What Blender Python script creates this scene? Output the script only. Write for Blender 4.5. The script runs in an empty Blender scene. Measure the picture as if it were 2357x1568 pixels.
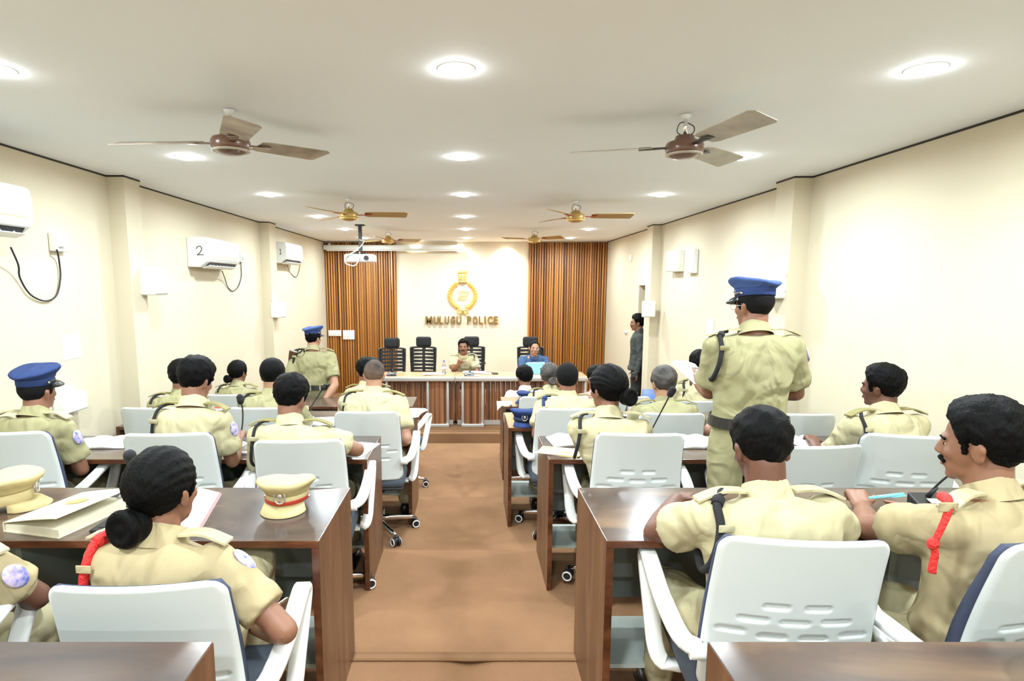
import bpy, bmesh, math, random
from mathutils import Vector, Matrix, Euler, Quaternion, noise
random.seed(7)
PI = math.pi
SC = bpy.context.scene
COL = SC.collection
# ---------------------------------------------------------------- camera
CZ = 2.20                                   # camera height above the lowest floor
FPX, CX, CY = 1386.0, 1080.0, 849.0         # focal length and principal point in photo pixels
TILT = math.atan(191.0 / FPX)
cam_d = bpy.data.cameras.new('camera')
cam_d.sensor_width = 36.0
cam_d.lens = FPX / 2357.0 * 36.0
cam_d.shift_x = (1178.5 - CX) / 2357.0
cam_d.shift_y = (CY - 784.0) / 2357.0
cam_d.clip_start = 0.02
cam = bpy.data.objects.new('camera', cam_d)
cam.location = (0, 0, CZ)
cam.rotation_euler = (PI / 2 - TILT, 0, 0)
COL.objects.link(cam)
SC.camera = cam
# ---------------------------------------------------------------- world and exposure
w = bpy.data.worlds.new('world'); SC.world = w
w.use_nodes = True
w.node_tree.nodes['Background'].inputs[0].default_value = (0.9, 0.92, 1.0, 1)
w.node_tree.nodes['Background'].inputs[1].default_value = 0.3
SC.view_settings.view_transform = 'Standard'
SC.view_settings.look = 'None'
SC.view_settings.exposure = 0.62
SC.view_settings.gamma = 1.0
LAMP_W = 20.5        # watts of each recessed ceiling lamp
SPOT_W = 130.0        # warm wall washers over the emblem

# ---------------------------------------------------------------- photo geometry helpers
_c, _s = math.cos(TILT), math.sin(TILT)
def _ray(u, v):
    a = (u - CX) / FPX; b = -(v - CY) / FPX
    return a, _c + _s * b, -_s + _c * b
def W(u, v, Y):                              # world point seen at (u, v) at distance Y
    a, y, z = _ray(u, v); k = Y / y
    return Vector((a * k, Y, z * k + CZ))
def WZ(u, v, z):                             # world point seen at (u, v) on the level z (relative to camera)
    a, y, zz = _ray(u, v); k = z / zz
    return Vector((a * k, y * k, z + CZ))
def WX(u, v, X):
    a, y, z = _ray(u, v); k = X / a
    return Vector((X, y * k, z * k + CZ))
# ---------------------------------------------------------------- materials
def _new(name):
    m = bpy.data.materials.new(name); m.use_nodes = True
    return m, m.node_tree.nodes, m.node_tree.links, m.node_tree.nodes['Principled BSDF']
def mat(name, col, rough=0.5, metal=0.0, var=0.0, vscale=8.0, bump=0.0, bscale=60.0, emis=None, estr=0.0, spec=0.5, alpha=None, trans=0.0, coat=0.0, stretch=(1, 1, 1), bdist=0.02, col2=None):
    m, N, L, b = _new(name)
    b.inputs['Base Color'].default_value = (*col, 1)
    b.inputs['Roughness'].default_value = rough
    b.inputs['Metallic'].default_value = metal
    b.inputs['Specular IOR Level'].default_value = spec
    b.inputs['Transmission Weight'].default_value = trans
    b.inputs['Coat Weight'].default_value = coat
    if emis:
        b.inputs['Emission Color'].default_value = (*emis, 1)
        b.inputs['Emission Strength'].default_value = estr
    tc = N.new('ShaderNodeTexCoord'); mp = N.new('ShaderNodeMapping')
    L.new(tc.outputs['Object'], mp.inputs[0]); mp.inputs['Scale'].default_value = stretch
    if var or col2:
        n = N.new('ShaderNodeTexNoise'); n.inputs['Scale'].default_value = vscale; n.inputs['Detail'].default_value = 5
        L.new(mp.outputs[0], n.inputs['Vector'])
        r = N.new('ShaderNodeValToRGB'); L.new(n.outputs['Fac'], r.inputs[0])
        c2 = col2 or tuple(min(1, x * (1 + var)) for x in col)
        r.color_ramp.elements[0].position = 0.32; r.color_ramp.elements[1].position = 0.68
        r.color_ramp.elements[0].color = (*[x * (1 - var) for x in col], 1)
        r.color_ramp.elements[1].color = (*c2, 1)
        L.new(r.outputs[0], b.inputs['Base Color'])
    if bump:
        n2 = N.new('ShaderNodeTexNoise'); n2.inputs['Scale'].default_value = bscale; n2.inputs['Detail'].default_value = 4
        L.new(mp.outputs[0], n2.inputs['Vector'])
        bp = N.new('ShaderNodeBump'); bp.inputs['Strength'].default_value = bump; bp.inputs['Distance'].default_value = bdist
        L.new(n2.outputs['Fac'], bp.inputs['Height']); L.new(bp.outputs[0], b.inputs['Normal'])
    return m
def cloth(name, col, fold=0.5, col_dark=None):
    """woven cloth: fine weave plus soft folds as bump"""
    m, N, L, b = _new(name)
    b.inputs['Roughness'].default_value = 0.85
    b.inputs['Specular IOR Level'].default_value = 0.2
    tc = N.new('ShaderNodeTexCoord')
    n0 = N.new('ShaderNodeTexNoise'); n0.inputs['Scale'].default_value = 5; n0.inputs['Detail'].default_value = 3
    L.new(tc.outputs['Object'], n0.inputs['Vector'])
    r = N.new('ShaderNodeValToRGB'); L.new(n0.outputs['Fac'], r.inputs[0])
    d = col_dark or tuple(x * 0.88 for x in col)
    r.color_ramp.elements[0].color = (*d, 1); r.color_ramp.elements[0].position = .3
    r.color_ramp.elements[1].color = (*col, 1); r.color_ramp.elements[1].position = .65
    L.new(r.outputs[0], b.inputs['Base Color'])
    mp = N.new('ShaderNodeMapping'); mp.inputs['Scale'].default_value = (1.6, 1.0, 1.1); mp.inputs['Rotation'].default_value = (0.3, 0.9, 0.5)
    L.new(tc.outputs['Object'], mp.inputs[0])
    n = N.new('ShaderNodeTexNoise'); n.inputs['Scale'].default_value = 5.5; n.inputs['Detail'].default_value = 1.5; n.inputs['Distortion'].default_value = 0.9
    L.new(mp.outputs[0], n.inputs['Vector'])
    rr = N.new('ShaderNodeValToRGB'); rr.color_ramp.elements[0].position = .35; rr.color_ramp.elements[1].position = .7
    L.new(n.outputs['Fac'], rr.inputs[0])
    bp = N.new('ShaderNodeBump'); bp.inputs['Strength'].default_value = fold; bp.inputs['Distance'].default_value = 0.05
    L.new(rr.outputs[0], bp.inputs['Height'])
    n3 = N.new('ShaderNodeTexNoise'); n3.inputs['Scale'].default_value = 400
    L.new(tc.outputs['Object'], n3.inputs['Vector'])
    bp2 = N.new('ShaderNodeBump'); bp2.inputs['Strength'].default_value = .12; bp2.inputs['Distance'].default_value = .002
    L.new(n3.outputs['Fac'], bp2.inputs['Height']); L.new(bp.outputs[0], bp2.inputs['Normal']); L.new(bp2.outputs[0], b.inputs['Normal'])
    return m
def woodmat(name, c1, c2, c3, rough, axis='x', scale=6.0):
    m, N, L, b = _new(name)
    b.inputs['Roughness'].default_value = rough
    tc = N.new('ShaderNodeTexCoord'); mp = N.new('ShaderNodeMapping')
    L.new(tc.outputs['Object'], mp.inputs[0])
    mp.inputs['Scale'].default_value = {'x': (.7, 1.7, 1.7), 'z': (2.4, 2.4, .25)}[axis]
    n = N.new('ShaderNodeTexNoise'); n.inputs['Scale'].default_value = scale; n.inputs['Detail'].default_value = 8; n.inputs['Distortion'].default_value = .8
    L.new(mp.outputs[0], n.inputs['Vector'])
    r = N.new('ShaderNodeValToRGB'); L.new(n.outputs['Fac'], r.inputs[0])
    e = r.color_ramp.elements
    e[0].position = .3; e[0].color = (*c1, 1); e[1].position = .72; e[1].color = (*c3, 1)
    x = e.new(.52); x.color = (*c2, 1)
    L.new(r.outputs[0], b.inputs['Base Color'])
    return m
def slatmat(name, a, bcol, c3):
    m, N, L, b = _new(name)
    b.inputs['Roughness'].default_value = .38
    tc = N.new('ShaderNodeTexCoord'); mp = N.new('ShaderNodeMapping'); L.new(tc.outputs['Object'], mp.inputs[0])
    mp.inputs['Scale'].default_value = (26, 1, .12)
    n = N.new('ShaderNodeTexNoise'); n.inputs['Scale'].default_value = 1.3; n.inputs['Detail'].default_value = 6
    L.new(mp.outputs[0], n.inputs['Vector'])
    r = N.new('ShaderNodeValToRGB'); L.new(n.outputs['Fac'], r.inputs[0]); e = r.color_ramp.elements
    e[0].position = .34; e[0].color = (*a, 1); e[1].position = .68; e[1].color = (*c3, 1); x = e.new(.5); x.color = (*bcol, 1)
    L.new(r.outputs[0], b.inputs['Base Color'])
    return m
M = {}
M['wall'] = mat('cream_wallpaper', (.605, .54, .40), .75, var=.025, vscale=1.6, bump=.05, bscale=300, bdist=.003, stretch=(1, 1, .2))
M['wallback'] = mat('cream_panel', (.74, .66, .51), .6, var=.02, vscale=2)
M['ceil'] = mat('white_ceiling', (.85, .89, .925), .8, var=.015, vscale=1)
M['line'] = mat('dark_gap', (.03, .025, .02), .8)
M['carpet'] = mat('brown_carpet', (.26, .14, .072), .95, var=.13, vscale=2.2, bump=.5, bscale=260, spec=.1, bdist=.01)
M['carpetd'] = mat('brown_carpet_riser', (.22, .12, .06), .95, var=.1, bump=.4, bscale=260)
M['desk'] = woodmat('dark_laminate_top', (.042, .036, .036), (.088, .060, .046), (.19, .12, .072), .20, 'x', 2.6)
M['side'] = woodmat('brown_laminate_side', (.085, .036, .016), (.13, .058, .027), (.185, .09, .045), .35, 'z', 5)
M['edge'] = woodmat('dark_laminate_edge', (.05, .014, .006), (.10, .032, .012), (.17, .06, .025), .3, 'x', 9)
M['grey'] = mat('grey_laminate', (.20, .225, .205), .35)
M['shelf'] = mat('pale_grey_shelf', (.50, .56, .52), .3)
M['slat'] = slatmat('slatted_wood', (.105, .034, .009), (.36, .14, .028), (.66, .29, .065))
M['tablewood'] = slatmat('zebra_wood', (.06, .022, .012), (.22, .09, .04), (.40, .20, .09))
M['tabletop'] = woodmat('orange_wood_top', (.52, .27, .14), (.60, .33, .18), (.68, .40, .23), .3, 'x', 3)
M['alu'] = mat('brushed_aluminium', (.62, .62, .60), .35, .6)
M['white'] = mat('white_plastic', (.80, .82, .80), .35)
M['chairw'] = mat('white_chair_plastic', (.64, .67, .655), .33)
M['chairarm'] = mat('white_chair_arm', (.80, .80, .77), .38)
M['navy'] = mat('navy_mesh', (.035, .045, .085), .8, bump=.3, bscale=500)
M['seat'] = mat('slate_seat_fabric', (.07, .085, .11), .85, bump=.3, bscale=400)
M['black'] = mat('black_plastic', (.018, .018, .019), .4)
M['blackm'] = mat('black_mesh', (.02, .02, .02), .8)
M['blackcloth'] = mat('black_cloth', (.012, .012, .014), .8, bump=.4, bscale=300)
M['chrome'] = mat('chrome', (.85, .85, .87), .12, 1.0)
M['gold'] = mat('gold_metal', (.92, .66, .24), .38, .7)
M['goldd'] = mat('brass_letters', (.42, .27, .09), .25, .9)
M['silver'] = mat('silver_badge', (.75, .75, .75), .25, .9)
M['brownm'] = mat('brown_enamel', (.13, .06, .035), .3, coat=.4)
M['fanblade'] = mat('dusty_fan_blade', (.30, .20, .14), .5, var=.35, vscale=6, col2=(.50, .43, .34))
M['fanblade2'] = mat('pale_fan_blade', (.46, .42, .34), .5, var=.2, vscale=9, col2=(.52, .48, .40))
M['fangold'] = mat('gold_fan_enamel', (.48, .32, .10), .3, .35)
M['fangoldb'] = mat('gold_fan_blade', (.42, .27, .09), .4, .2)
M['fanred'] = mat('red_fan_bracket', (.42, .05, .03), .35)
M['paper'] = mat('white_paper', (.86, .86, .86), .8, bump=.1, bscale=14)
M['print'] = mat('printed_grey', (.45, .45, .48), .8)
M['cream'] = mat('cream_card', (.72, .67, .52), .7, bump=.05)
M['pink'] = mat('pink_card', (.72, .42, .45), .5)
M['bluefolder'] = mat('cyan_folder', (.10,.50,.80), .35)
M['bluebag'] = mat('blue_file_bag', (.03, .08, .28), .5)
M['skin0'] = mat('skin_dark', (.13, .052, .03), .5, bump=.15, bscale=120, bdist=.002, var=.08, vscale=12)
M['skin1'] = mat('skin_brown', (.235, .105, .06), .5, bump=.15, bscale=120, bdist=.002, var=.08, vscale=12)
M['skin2'] = mat('skin_light_brown', (.42, .22, .135), .5, bump=.15, bscale=120, bdist=.002, var=.08, vscale=12)
M['hair'] = mat('black_hair', (.003, .0028, .003), .55, bump=.8, bscale=60, bdist=.006, stretch=(3, 3, .7), spec=.09)
M['hairc'] = mat('cropped_hair', (.008, .0075, .008), .75, spec=.1, bump=.9, bscale=220, bdist=.005)
M['hairg'] = mat('greying_hair', (.02, .017, .015), .6, bump=.8, bscale=90, bdist=.008, col2=(.075, .065, .055), var=.3, vscale=14)
M['hairb'] = mat('thinning_grey_hair', (.05, .040, .036), .75, spec=.15, bump=.8, bscale=160, bdist=.005, col2=(.19, .12, .085), var=.3, vscale=7)
M['eyew'] = mat('eye_white', (.8, .78, .75), .2)
M['iris'] = mat('iris', (.01, .006, .004), .1)
M['lip'] = mat('lips', (.25, .09, .07), .5)
M['khaki'] = cloth('khaki_cloth', (.50, .445, .27), .42)
M['khakig'] = cloth('khaki_green_cloth', (.345, .32, .175), .42)
M['khakit'] = cloth('khaki_tan_cloth', (.41, .335, .19), .42)
M['olive'] = cloth('olive_lining', (.27, .235, .10), .3)
M['bluecap'] = cloth('navy_cap_felt', (.028, .05, .155), .25)
M['bluecapl'] = cloth('blue_cap_felt', (.055, .095, .25), .25)
M['khakicap'] = cloth('khaki_cap_felt', (.56, .46, .235), .15)
M['redband'] = mat('red_band', (.40, .03, .015), .4)
M['redcord'] = mat('red_cord', (.75, .025, .02), .7, bump=.6, bscale=120)
M['blueshirt'] = cloth('blue_shirt', (.055, .10, .20), .5)
M['greyshirt'] = cloth('charcoal_shirt', (.055, .063, .06), .5)
M['greytrouser'] = cloth('black_trousers', (.03, .033, .032), .4)
M['whiteshirt'] = cloth('white_shirt', (.78, .80, .84), .4)
M['leather'] = mat('black_leather', (.012, .012, .012), .3)
M['brownwood'] = mat('brown_rifle_wood', (.10, .05, .025), .4)
M['doorwood'] = mat('door_wood', (.20, .085, .03), .4, var=.2)
M['patchb'] = mat('patch_blue', (.05, .12, .55), .6, col2=(.7, .55, .62), var=.1, vscale=45)
M['glass'] = mat('clear_glass', (1, 1, 1), .05, trans=1.0)
M['bottle'] = mat('clear_bottle', (.9, .95, 1), .08, trans=.9)
M['bluecapb'] = mat('bottle_cap', (.1, .15, .5), .4)
M['lampglow'] = mat('lamp_diffuser', (1, 1, 1), .5, emis=(.96, .99, 1.0), estr=62)
M['penblue'] = mat('pen_blue', (.20, .62, .78), .3)
M['acstripe'] = mat('ac_gold_stripe', (.75, .50, .30), .4)
M['wire'] = mat('black_wire', (.015, .015, .02), .5)
M['multi'] = mat('magazine_print', (.80, .74, .70), .4, col2=(.75, .55, .10), var=.12, vscale=30)
M['plaid'] = mat('red_white_plaid', (.8, .78, .76), .8, col2=(.6, .05, .04), var=.05, vscale=22)
# ---------------------------------------------------------------- mesh helpers
def T(v): return Matrix.Translation(Vector(v))
def S(x, y=None, z=None):
    if y is None: y = z = x
    return Matrix.Diagonal((x, y, z, 1))
def basis(x, y, z, o):
    m = Matrix((x, y, z)).transposed().to_4x4(); m.translation = Vector(o); return m
class MB:
    def __init__(s, X=None):
        s.bm = bmesh.new(); s.X = X or Matrix.Identity(4)
    def box(s, c, d, rot=None, mi=0, m=None):
        mm = s.X @ T(c) @ (rot.to_4x4() if rot is not None else Matrix.Identity(4)) @ S(*d)
        r = bmesh.ops.create_cube(s.bm, size=1, matrix=mm)
        for f in {f for v in r['verts'] for f in v.link_faces}: f.material_index = mi
        return s
    def rbox(s, c, d, r=.01, rot=None, mi=0, seg=2):
        t = bmesh.new(); bmesh.ops.create_cube(t, size=1, matrix=S(*d))
        bmesh.ops.bevel(t, geom=t.edges[:], offset=min(r, min(d) * .49), segments=seg, profile=.5, affect='EDGES')
        t.transform(s.X @ T(c) @ (rot.to_4x4() if rot is not None else Matrix.Identity(4)))
        s._merge(t, mi); return s
    def _merge(s, t, mi=0):
        for f in t.faces: f.material_index = mi; f.smooth = True
        me = bpy.data.meshes.new('t'); t.to_mesh(me); t.free(); s.bm.from_mesh(me); bpy.data.meshes.remove(me)
    def ell(s, c, r, rot=None, sub=3, mi=0):
        if not hasattr(r, '__len__'): r = (r, r, r)
        rr = bmesh.ops.create_icosphere(s.bm, subdivisions=sub, radius=1, matrix=s.X @ T(c) @ (rot.to_4x4() if rot is not None else Matrix.Identity(4)) @ S(*r))
        for f in {f for v in rr['verts'] for f in v.link_faces}: f.material_index = mi; f.smooth = True
        return s
    def cyl(s, a, b, r1, r2=None, seg=20, caps=True, mi=0):
        a = Vector(a); b = Vector(b); d = b - a
        if d.length < 1e-6: return s
        r2 = r1 if r2 is None else r2
        q = d.to_track_quat('Z', 'Y').to_matrix().to_4x4()
        rr = bmesh.ops.create_cone(s.bm, cap_ends=caps, segments=seg, radius1=max(r1, 1e-5), radius2=max(r2, 1e-5), depth=d.length, matrix=s.X @ T((a + b) / 2) @ q)
        for f in {f for v in rr['verts'] for f in v.link_faces}: f.material_index = mi; f.smooth = len(f.verts) == 4
        return s
    def cap(s, a, b, r1, r2=None, mi=0, sub=2):
        r2 = r1 if r2 is None else r2
        s.cyl(a, b, r1, r2, 16, True, mi); s.ell(a, r1, sub=sub, mi=mi); s.ell(b, r2, sub=sub, mi=mi); return s
    def tube(s, pts, r, seg=8, mi=0, closed=False, res=6):
        P = [Vector(p) for p in pts]
        if res > 1 and len(P) > 2: P = smooth_path(P, res, closed)
        n = len(P); rings = []
        rr = r if hasattr(r, '__len__') else [r]
        up = Vector((0, 0, 1)); prev = None
        for i, p in enumerate(P):
            a = P[(i - 1) % n] if (closed or i > 0) else p
            b = P[(i + 1) % n] if (closed or i < n - 1) else p
            t = (b - a).normalized()
            if prev is None:
                x = t.cross(up if abs(t.z) < .95 else Vector((1, 0, 0))).normalized()
            else:
                x = (prev - t * prev.dot(t)).normalized()
            prev = x; y = t.cross(x)
            k = i / max(1, n - 1) * (len(rr) - 1); k0 = int(k); k1 = min(k0 + 1, len(rr) - 1)
            ra = rr[k0] + (rr[k1] - rr[k0]) * (k - k0)
            rings.append([s.bm.verts.new(s.X @ (p + (x * math.cos(q) + y * math.sin(q)) * ra)) for q in [2 * PI * j / seg for j in range(seg)]])
        m = n if closed else n - 1
        for i in range(m):
            A, B = rings[i], rings[(i + 1) % n]
            for j in range(seg):
                f = s.bm.faces.new((A[j], A[(j + 1) % seg], B[(j + 1) % seg], B[j])); f.smooth = True; f.material_index = mi
        if not closed:
            for R_, rev in ((rings[0], True), (rings[-1], False)):
                f = s.bm.faces.new(R_[::-1] if rev else R_); f.material_index = mi
        return s
    def loft(s, rings, caps=True, mi=0, smooth=True):
        R_ = [[s.bm.verts.new(s.X @ Vector(p)) for p in r] for r in rings]; n = len(R_[0])
        for i in range(len(R_) - 1):
            for j in range(n):
                f = s.bm.faces.new((R_[i][j], R_[i][(j + 1) % n], R_[i + 1][(j + 1) % n], R_[i + 1][j])); f.smooth = smooth; f.material_index = mi
        if caps:
            for r, rev in ((R_[0], True), (R_[-1], False)):
                f = s.bm.faces.new(r[::-1] if rev else r); f.material_index = mi
        return s
    def lathe(s, prof, c=(0, 0, 0), seg=32, mi=0, caps=True):
        c = Vector(c)
        return s.loft([[c + Vector((r * math.cos(2 * PI * j / seg), r * math.sin(2 * PI * j / seg), z)) for j in range(seg)] for r, z in prof], caps, mi)
    def prism(s, poly, h, o=(0, 0, 0), ex=(1, 0, 0), ey=(0, 1, 0), mi=0):
        o = Vector(o); ex = Vector(ex); ey = Vector(ey); n = ex.cross(ey).normalized() * h
        a = [s.bm.verts.new(s.X @ (o + ex * p[0] + ey * p[1])) for p in poly]
        b = [s.bm.verts.new(s.X @ (o + ex * p[0] + ey * p[1] + n)) for p in poly]
        k = len(poly)
        fs = [s.bm.faces.new(a[::-1]), s.bm.faces.new(b)]
        for i in range(k): fs.append(s.bm.faces.new((a[i], a[(i + 1) % k], b[(i + 1) % k], b[i])))
        for f in fs: f.material_index = mi
        return s
    def build(s, name, mats, parent=None, base=None, bevel=0, smooth=False, mods=()):
        bmesh.ops.recalc_face_normals(s.bm, faces=s.bm.faces[:])
        me = bpy.data.meshes.new(name)
        b = Vector(base) if base is not None else (Vector(parent['_base']) if parent is not None and '_base' in parent else None)
        if b is not None: s.bm.transform(T(-b))
        s.bm.to_mesh(me); s.bm.free()
        for m in (mats if isinstance(mats, (list, tuple)) else [mats]): me.materials.append(m)
        o = bpy.data.objects.new(name, me); COL.objects.link(o)
        if parent is not None:
            o.parent = parent
            if '_base' in parent: o['_base'] = parent['_base']
        elif b is not None: o.location = b; o['_base'] = tuple(b)
        if smooth:
            for p in me.polygons: p.use_smooth = True
        if bevel:
            q = o.modifiers.new('bevel', 'BEVEL'); q.width = bevel; q.segments = 2; q.limit_method = 'ANGLE'; q.angle_limit = .6
        for k in mods:
            q = o.modifiers.new(k[0].lower(), k[0])
            for a, v in k[1].items(): setattr(q, a, v)
        return o
def smooth_path(P, res, closed=False):
    n = len(P); out = []
    rng = n if closed else n - 1
    for i in range(rng):
        p0 = P[(i - 1) % n] if (closed or i > 0) else P[0] * 2 - P[1]
        p1 = P[i]; p2 = P[(i + 1) % n]
        p3 = P[(i + 2) % n] if (closed or i < n - 2) else P[-1] * 2 - P[-2]
        for k in range(res):
            t = k / res
            out.append(.5 * ((2 * p1) + (p2 - p0) * t + (2 * p0 - 5 * p1 + 4 * p2 - p3) * t * t + (3 * p1 - p0 - 3 * p2 + p3) * t ** 3))
    if not closed: out.append(P[-1])
    return out
def tag(o, label=None, cat=None, group=None, kind=None):
    if label: o['label'] = label
    if cat: o['category'] = cat
    if group: o['group'] = group
    if kind: o['kind'] = kind
    return o
def empty(name, label, cat, loc, rz=0, group=None, world=False):
    o = bpy.data.objects.new(name, None); COL.objects.link(o); o.empty_display_size = .1
    o.location = loc; o.rotation_euler = (0, 0, rz)
    if world: o['_base'] = tuple(loc)
    return tag(o, label, cat, group)
def dup(root, loc, rz, label, group=None):
    r = root.copy(); COL.objects.link(r); r.location = loc; r.rotation_euler = (0, 0, rz); r['label'] = label
    if group: r['group'] = group
    for ch in list(root.children):
        c = ch.copy(); COL.objects.link(c); c.parent = r
        for g in list(ch.children):
            d = g.copy(); COL.objects.link(d); d.parent = c
    return r
TEX = {}
def clouds(size):
    if size not in TEX:
        t = bpy.data.textures.new('clouds', 'CLOUDS'); t.noise_scale = size; t.noise_depth = 2; TEX[size] = t
    return TEX[size]
# ================================================================ THE ROOM
XL, XR, YB, YF, HC = -2.72, 2.60, 11.55, -2.7, .82
F0, F1, F2, F3, F4, F5, FS = -1.50, -1.59, -1.675, -1.77, -1.93, -2.05, -2.05   # levels under the camera
FLOW = -2.20
def z_(r): return r + CZ
tiers = [(YF, 1.20, F0), (1.20, 2.44, F1), (2.44, 3.66, F2), (3.66, 4.90, F3), (4.90, 6.36, F4), (6.36, 7.70, F5), (7.70, 8.36, FLOW)]
fb = MB()
for i, (a, b, z) in enumerate(tiers):
    fb.box(((XL + XR) / 2, (a + b) / 2, z_(z) - .2), (XR - XL + .4, b - a, .4))
tag(fb.build('floor', M['carpet']), kind='structure')
st = MB(); st.box(((XL + XR) / 2, (8.36 + YB) / 2, z_(FS) - .15), (XR - XL + .4, YB - 8.36 + .3, .3))
tag(st.build('floor_stage', M['carpet']), kind='structure')
st = MB(); st.box(((XL + XR) / 2, 8.352, z_(FS) - .075), (XR - XL, .016, .15))
tag(st.build('trim_1', M['carpetd']), kind='structure')
def carpet_edge(y, z, hump, name, label):
    """loose edge of the carpet strip lying over a step, with a hump in the middle"""
    m = MB(); rings = []
    n = 70
    for i in range(n + 1):
        x = -.50 + 1.0 * i / n
        h = hump * (math.exp(-((x - .0) / .065) ** 2))
        zt = z_(z) + .008 + h
        zb = z_(z) + .001 + h * .86
        yk = y
        rings.append([(x, yk - .05 - h, zt - h * .4), (x, yk + .012, z_(z) + .004), (x, yk + .012, z_(z) + .0005), (x, yk - .05 - h, zb - h * .3)])
    m.loft(rings)
    return tag(m.build(name, M['carpet'], smooth=False), label, 'carpet')
carpet_edge(2.425, F1, 0.022, 'carpet_strip', 'loose brown carpet edge humped up in the middle of the aisle')
# walls
wl = MB(); wl.box((XL - .1, (YF + YB) / 2, .7 + .9), (.2, YB - YF + .4, 3.6 + .3)); tag(wl.build('wall_left', M['wall']), kind='structure')
D0, D1, DT = 8.57, 9.30, CZ + .006
wr = MB()
wr.box((XR + .07, (YF - .1 + 8.57) / 2, 1.6), (.14, 8.57 - YF + .1, 3.9))
wr.box((XR + .07, (D1 + YB + .1) / 2, 1.6), (.14, YB - D1 + .1, 3.9))
wr.box((XR + .07, (8.57 + D1) / 2, (DT + 3.55) / 2), (.14, D1 - 8.57, 3.55 - DT))
tag(wr.build('wall_right', M['wall']), kind='structure')
d = MB(); d.rbox((XR + .165, 8.90, (DT + z_(FS)) / 2), (.05, .98, DT - z_(FS)), .005)
dr = tag(d.build('door_1', M['doorwood']), kind='structure')
wb = MB(); wb.box(((XL + XR) / 2, YB + .1, 1.6), (XR - XL + .6, .2, 3.9)); tag(wb.build('wall_back', M['wallback']), kind='structure')
wf = MB(); wf.box(((XL + XR) / 2, YF - .1, 1.6), (XR - XL + .6, .2, 3.9)); tag(wf.build('wall_front', M['wall']), kind='structure')
cl = MB(); cl.box(((XL + XR) / 2, (YF + YB) / 2, z_(HC) + .1), (XR - XL + .6, YB - YF + .6, .2)); tag(cl.build('ceiling', M['ceil']), kind='structure')
# pillars on the side walls
k = 1
for side, y0, y1, pr_ in ((-1, 4.66, 4.88, .13), (-1, 7.96, 8.22, .13), (1, 4.70, 4.97, .14), (1, 8.30, 8.56, .12)):
    x = XL if side < 0 else XR
    m = MB(); m.box((x - side * pr_ / 2, (y0 + y1) / 2, z_((HC + FLOW) / 2)), (pr_, y1 - y0, HC - FLOW - .004))
    tag(m.build('wall_pillar_%d' % k, M['wall']), kind='structure'); k += 1
# thin dark gap between wall and ceiling
def gap(n, pts):
    m = MB()
    for a, b in zip(pts[:-1], pts[1:]):
        a = Vector((*a, 0)); b = Vector((*b, 0)); dd = b - a
        m.box(((a + b) / 2) + Vector((0, 0, z_(HC) - .006)), (dd.length + .008, .008, .012), Euler((0, 0, math.atan2(dd.y, dd.x))).to_matrix())
    tag(m.build('trim_%d' % n, M['line']), kind='structure')
gap(2, [(XL, YF), (XL, 4.66), (XL + .13, 4.66), (XL + .13, 4.88), (XL, 4.88), (XL, 7.96), (XL + .13, 7.96), (XL + .13, 8.22), (XL, 8.22), (XL, YB)])
gap(3, [(XR, YF), (XR, 4.70), (XR - .14, 4.70), (XR - .14, 4.97), (XR, 4.97), (XR, 8.30), (XR - .12, 8.30), (XR - .12, 8.56), (XR, 8.56), (XR, YB)])
# slatted wood panels on the back wall
def slats(x0, x1, label):
    n = int(round((x1 - x0) / .047)); m = MB(); w_ = (x1 - x0) / n
    prof = []
    z0, z1 = z_(FS), z_(HC) - .012
    m.box(((x0 + x1) / 2, YB - .01, (z0 + z1) / 2), (x1 - x0, .02, z1 - z0))
    for i in range(n):
        x = x0 + w_ * (i + .5)
        m.rbox((x, YB - .042, (z0 + z1) / 2), (w_ * .66, .05, z1 - z0), .009)
    return tag(m.build('slatted_wall_panel', M['slat']), label, 'wall panel', 'slatted wood panels on the back wall')
PX0, PX1 = -1.382, 1.120
slats(XL + .004, PX0, 'tall slatted wood wall panel left of the gold emblem')
slats(PX1, XR - .004, 'tall slatted wood wall panel right of the gold emblem')
# ---------------------------------------------------------------- ceiling lamps
def ceiling_light(x, y, label, group='round recessed lamps in the ceiling', on=1.0):
    r = empty('ceiling_light', label, 'ceiling lamp', (x, y, z_(HC)), group=group)
    m = MB(); m.lathe([(.062, -.001), (.070, -.002), (.076, 0), (.076, .002)], seg=28, caps=False); m.build('lamp_rim', M['white'], r)
    m = MB(); m.lathe([(.001, -.020), (.025, -.019), (.043, -.016), (.054, -.010), (.059, -.004), (.060, 0)], seg=28); m.build('lamp_diffuser', M['lampglow'], r)
    ld = bpy.data.lights.new('lamp_light', 'AREA'); ld.shape = 'DISK'; ld.size = .15; ld.energy = LAMP_W * on; ld.color = (.83, .945, 1.0); ld.spread = PI * .97
    lo = bpy.data.objects.new('lamp_light', ld); COL.objects.link(lo); lo.parent = r; lo.location = (0, 0, -.024)
    return r
ROWY = [2.43, 4.01, 5.62, 7.36, 8.97, 10.6]
pos = {-1: -1.81, 0: -.05, 1: 1.74}
nm = {-1: 'left', 0: 'middle', 1: 'right'}
where = ['nearest the camera', 'second from the camera', 'third from the camera', 'fourth from the camera', 'fifth from the camera', 'farthest, by the back wall']
for i, y in enumerate(ROWY):
    for s_ in (-1, 0, 1):
        ceiling_light(pos[s_], y, 'round glowing ceiling lamp in the %s row, %s' % (nm[s_], where[i]))
for y in (.85, -.75, -2.1):
    for s_ in (-1, 0, 1):
        ceiling_light(pos[s_], y, 'round ceiling lamp behind the camera', on=1.0)
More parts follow.
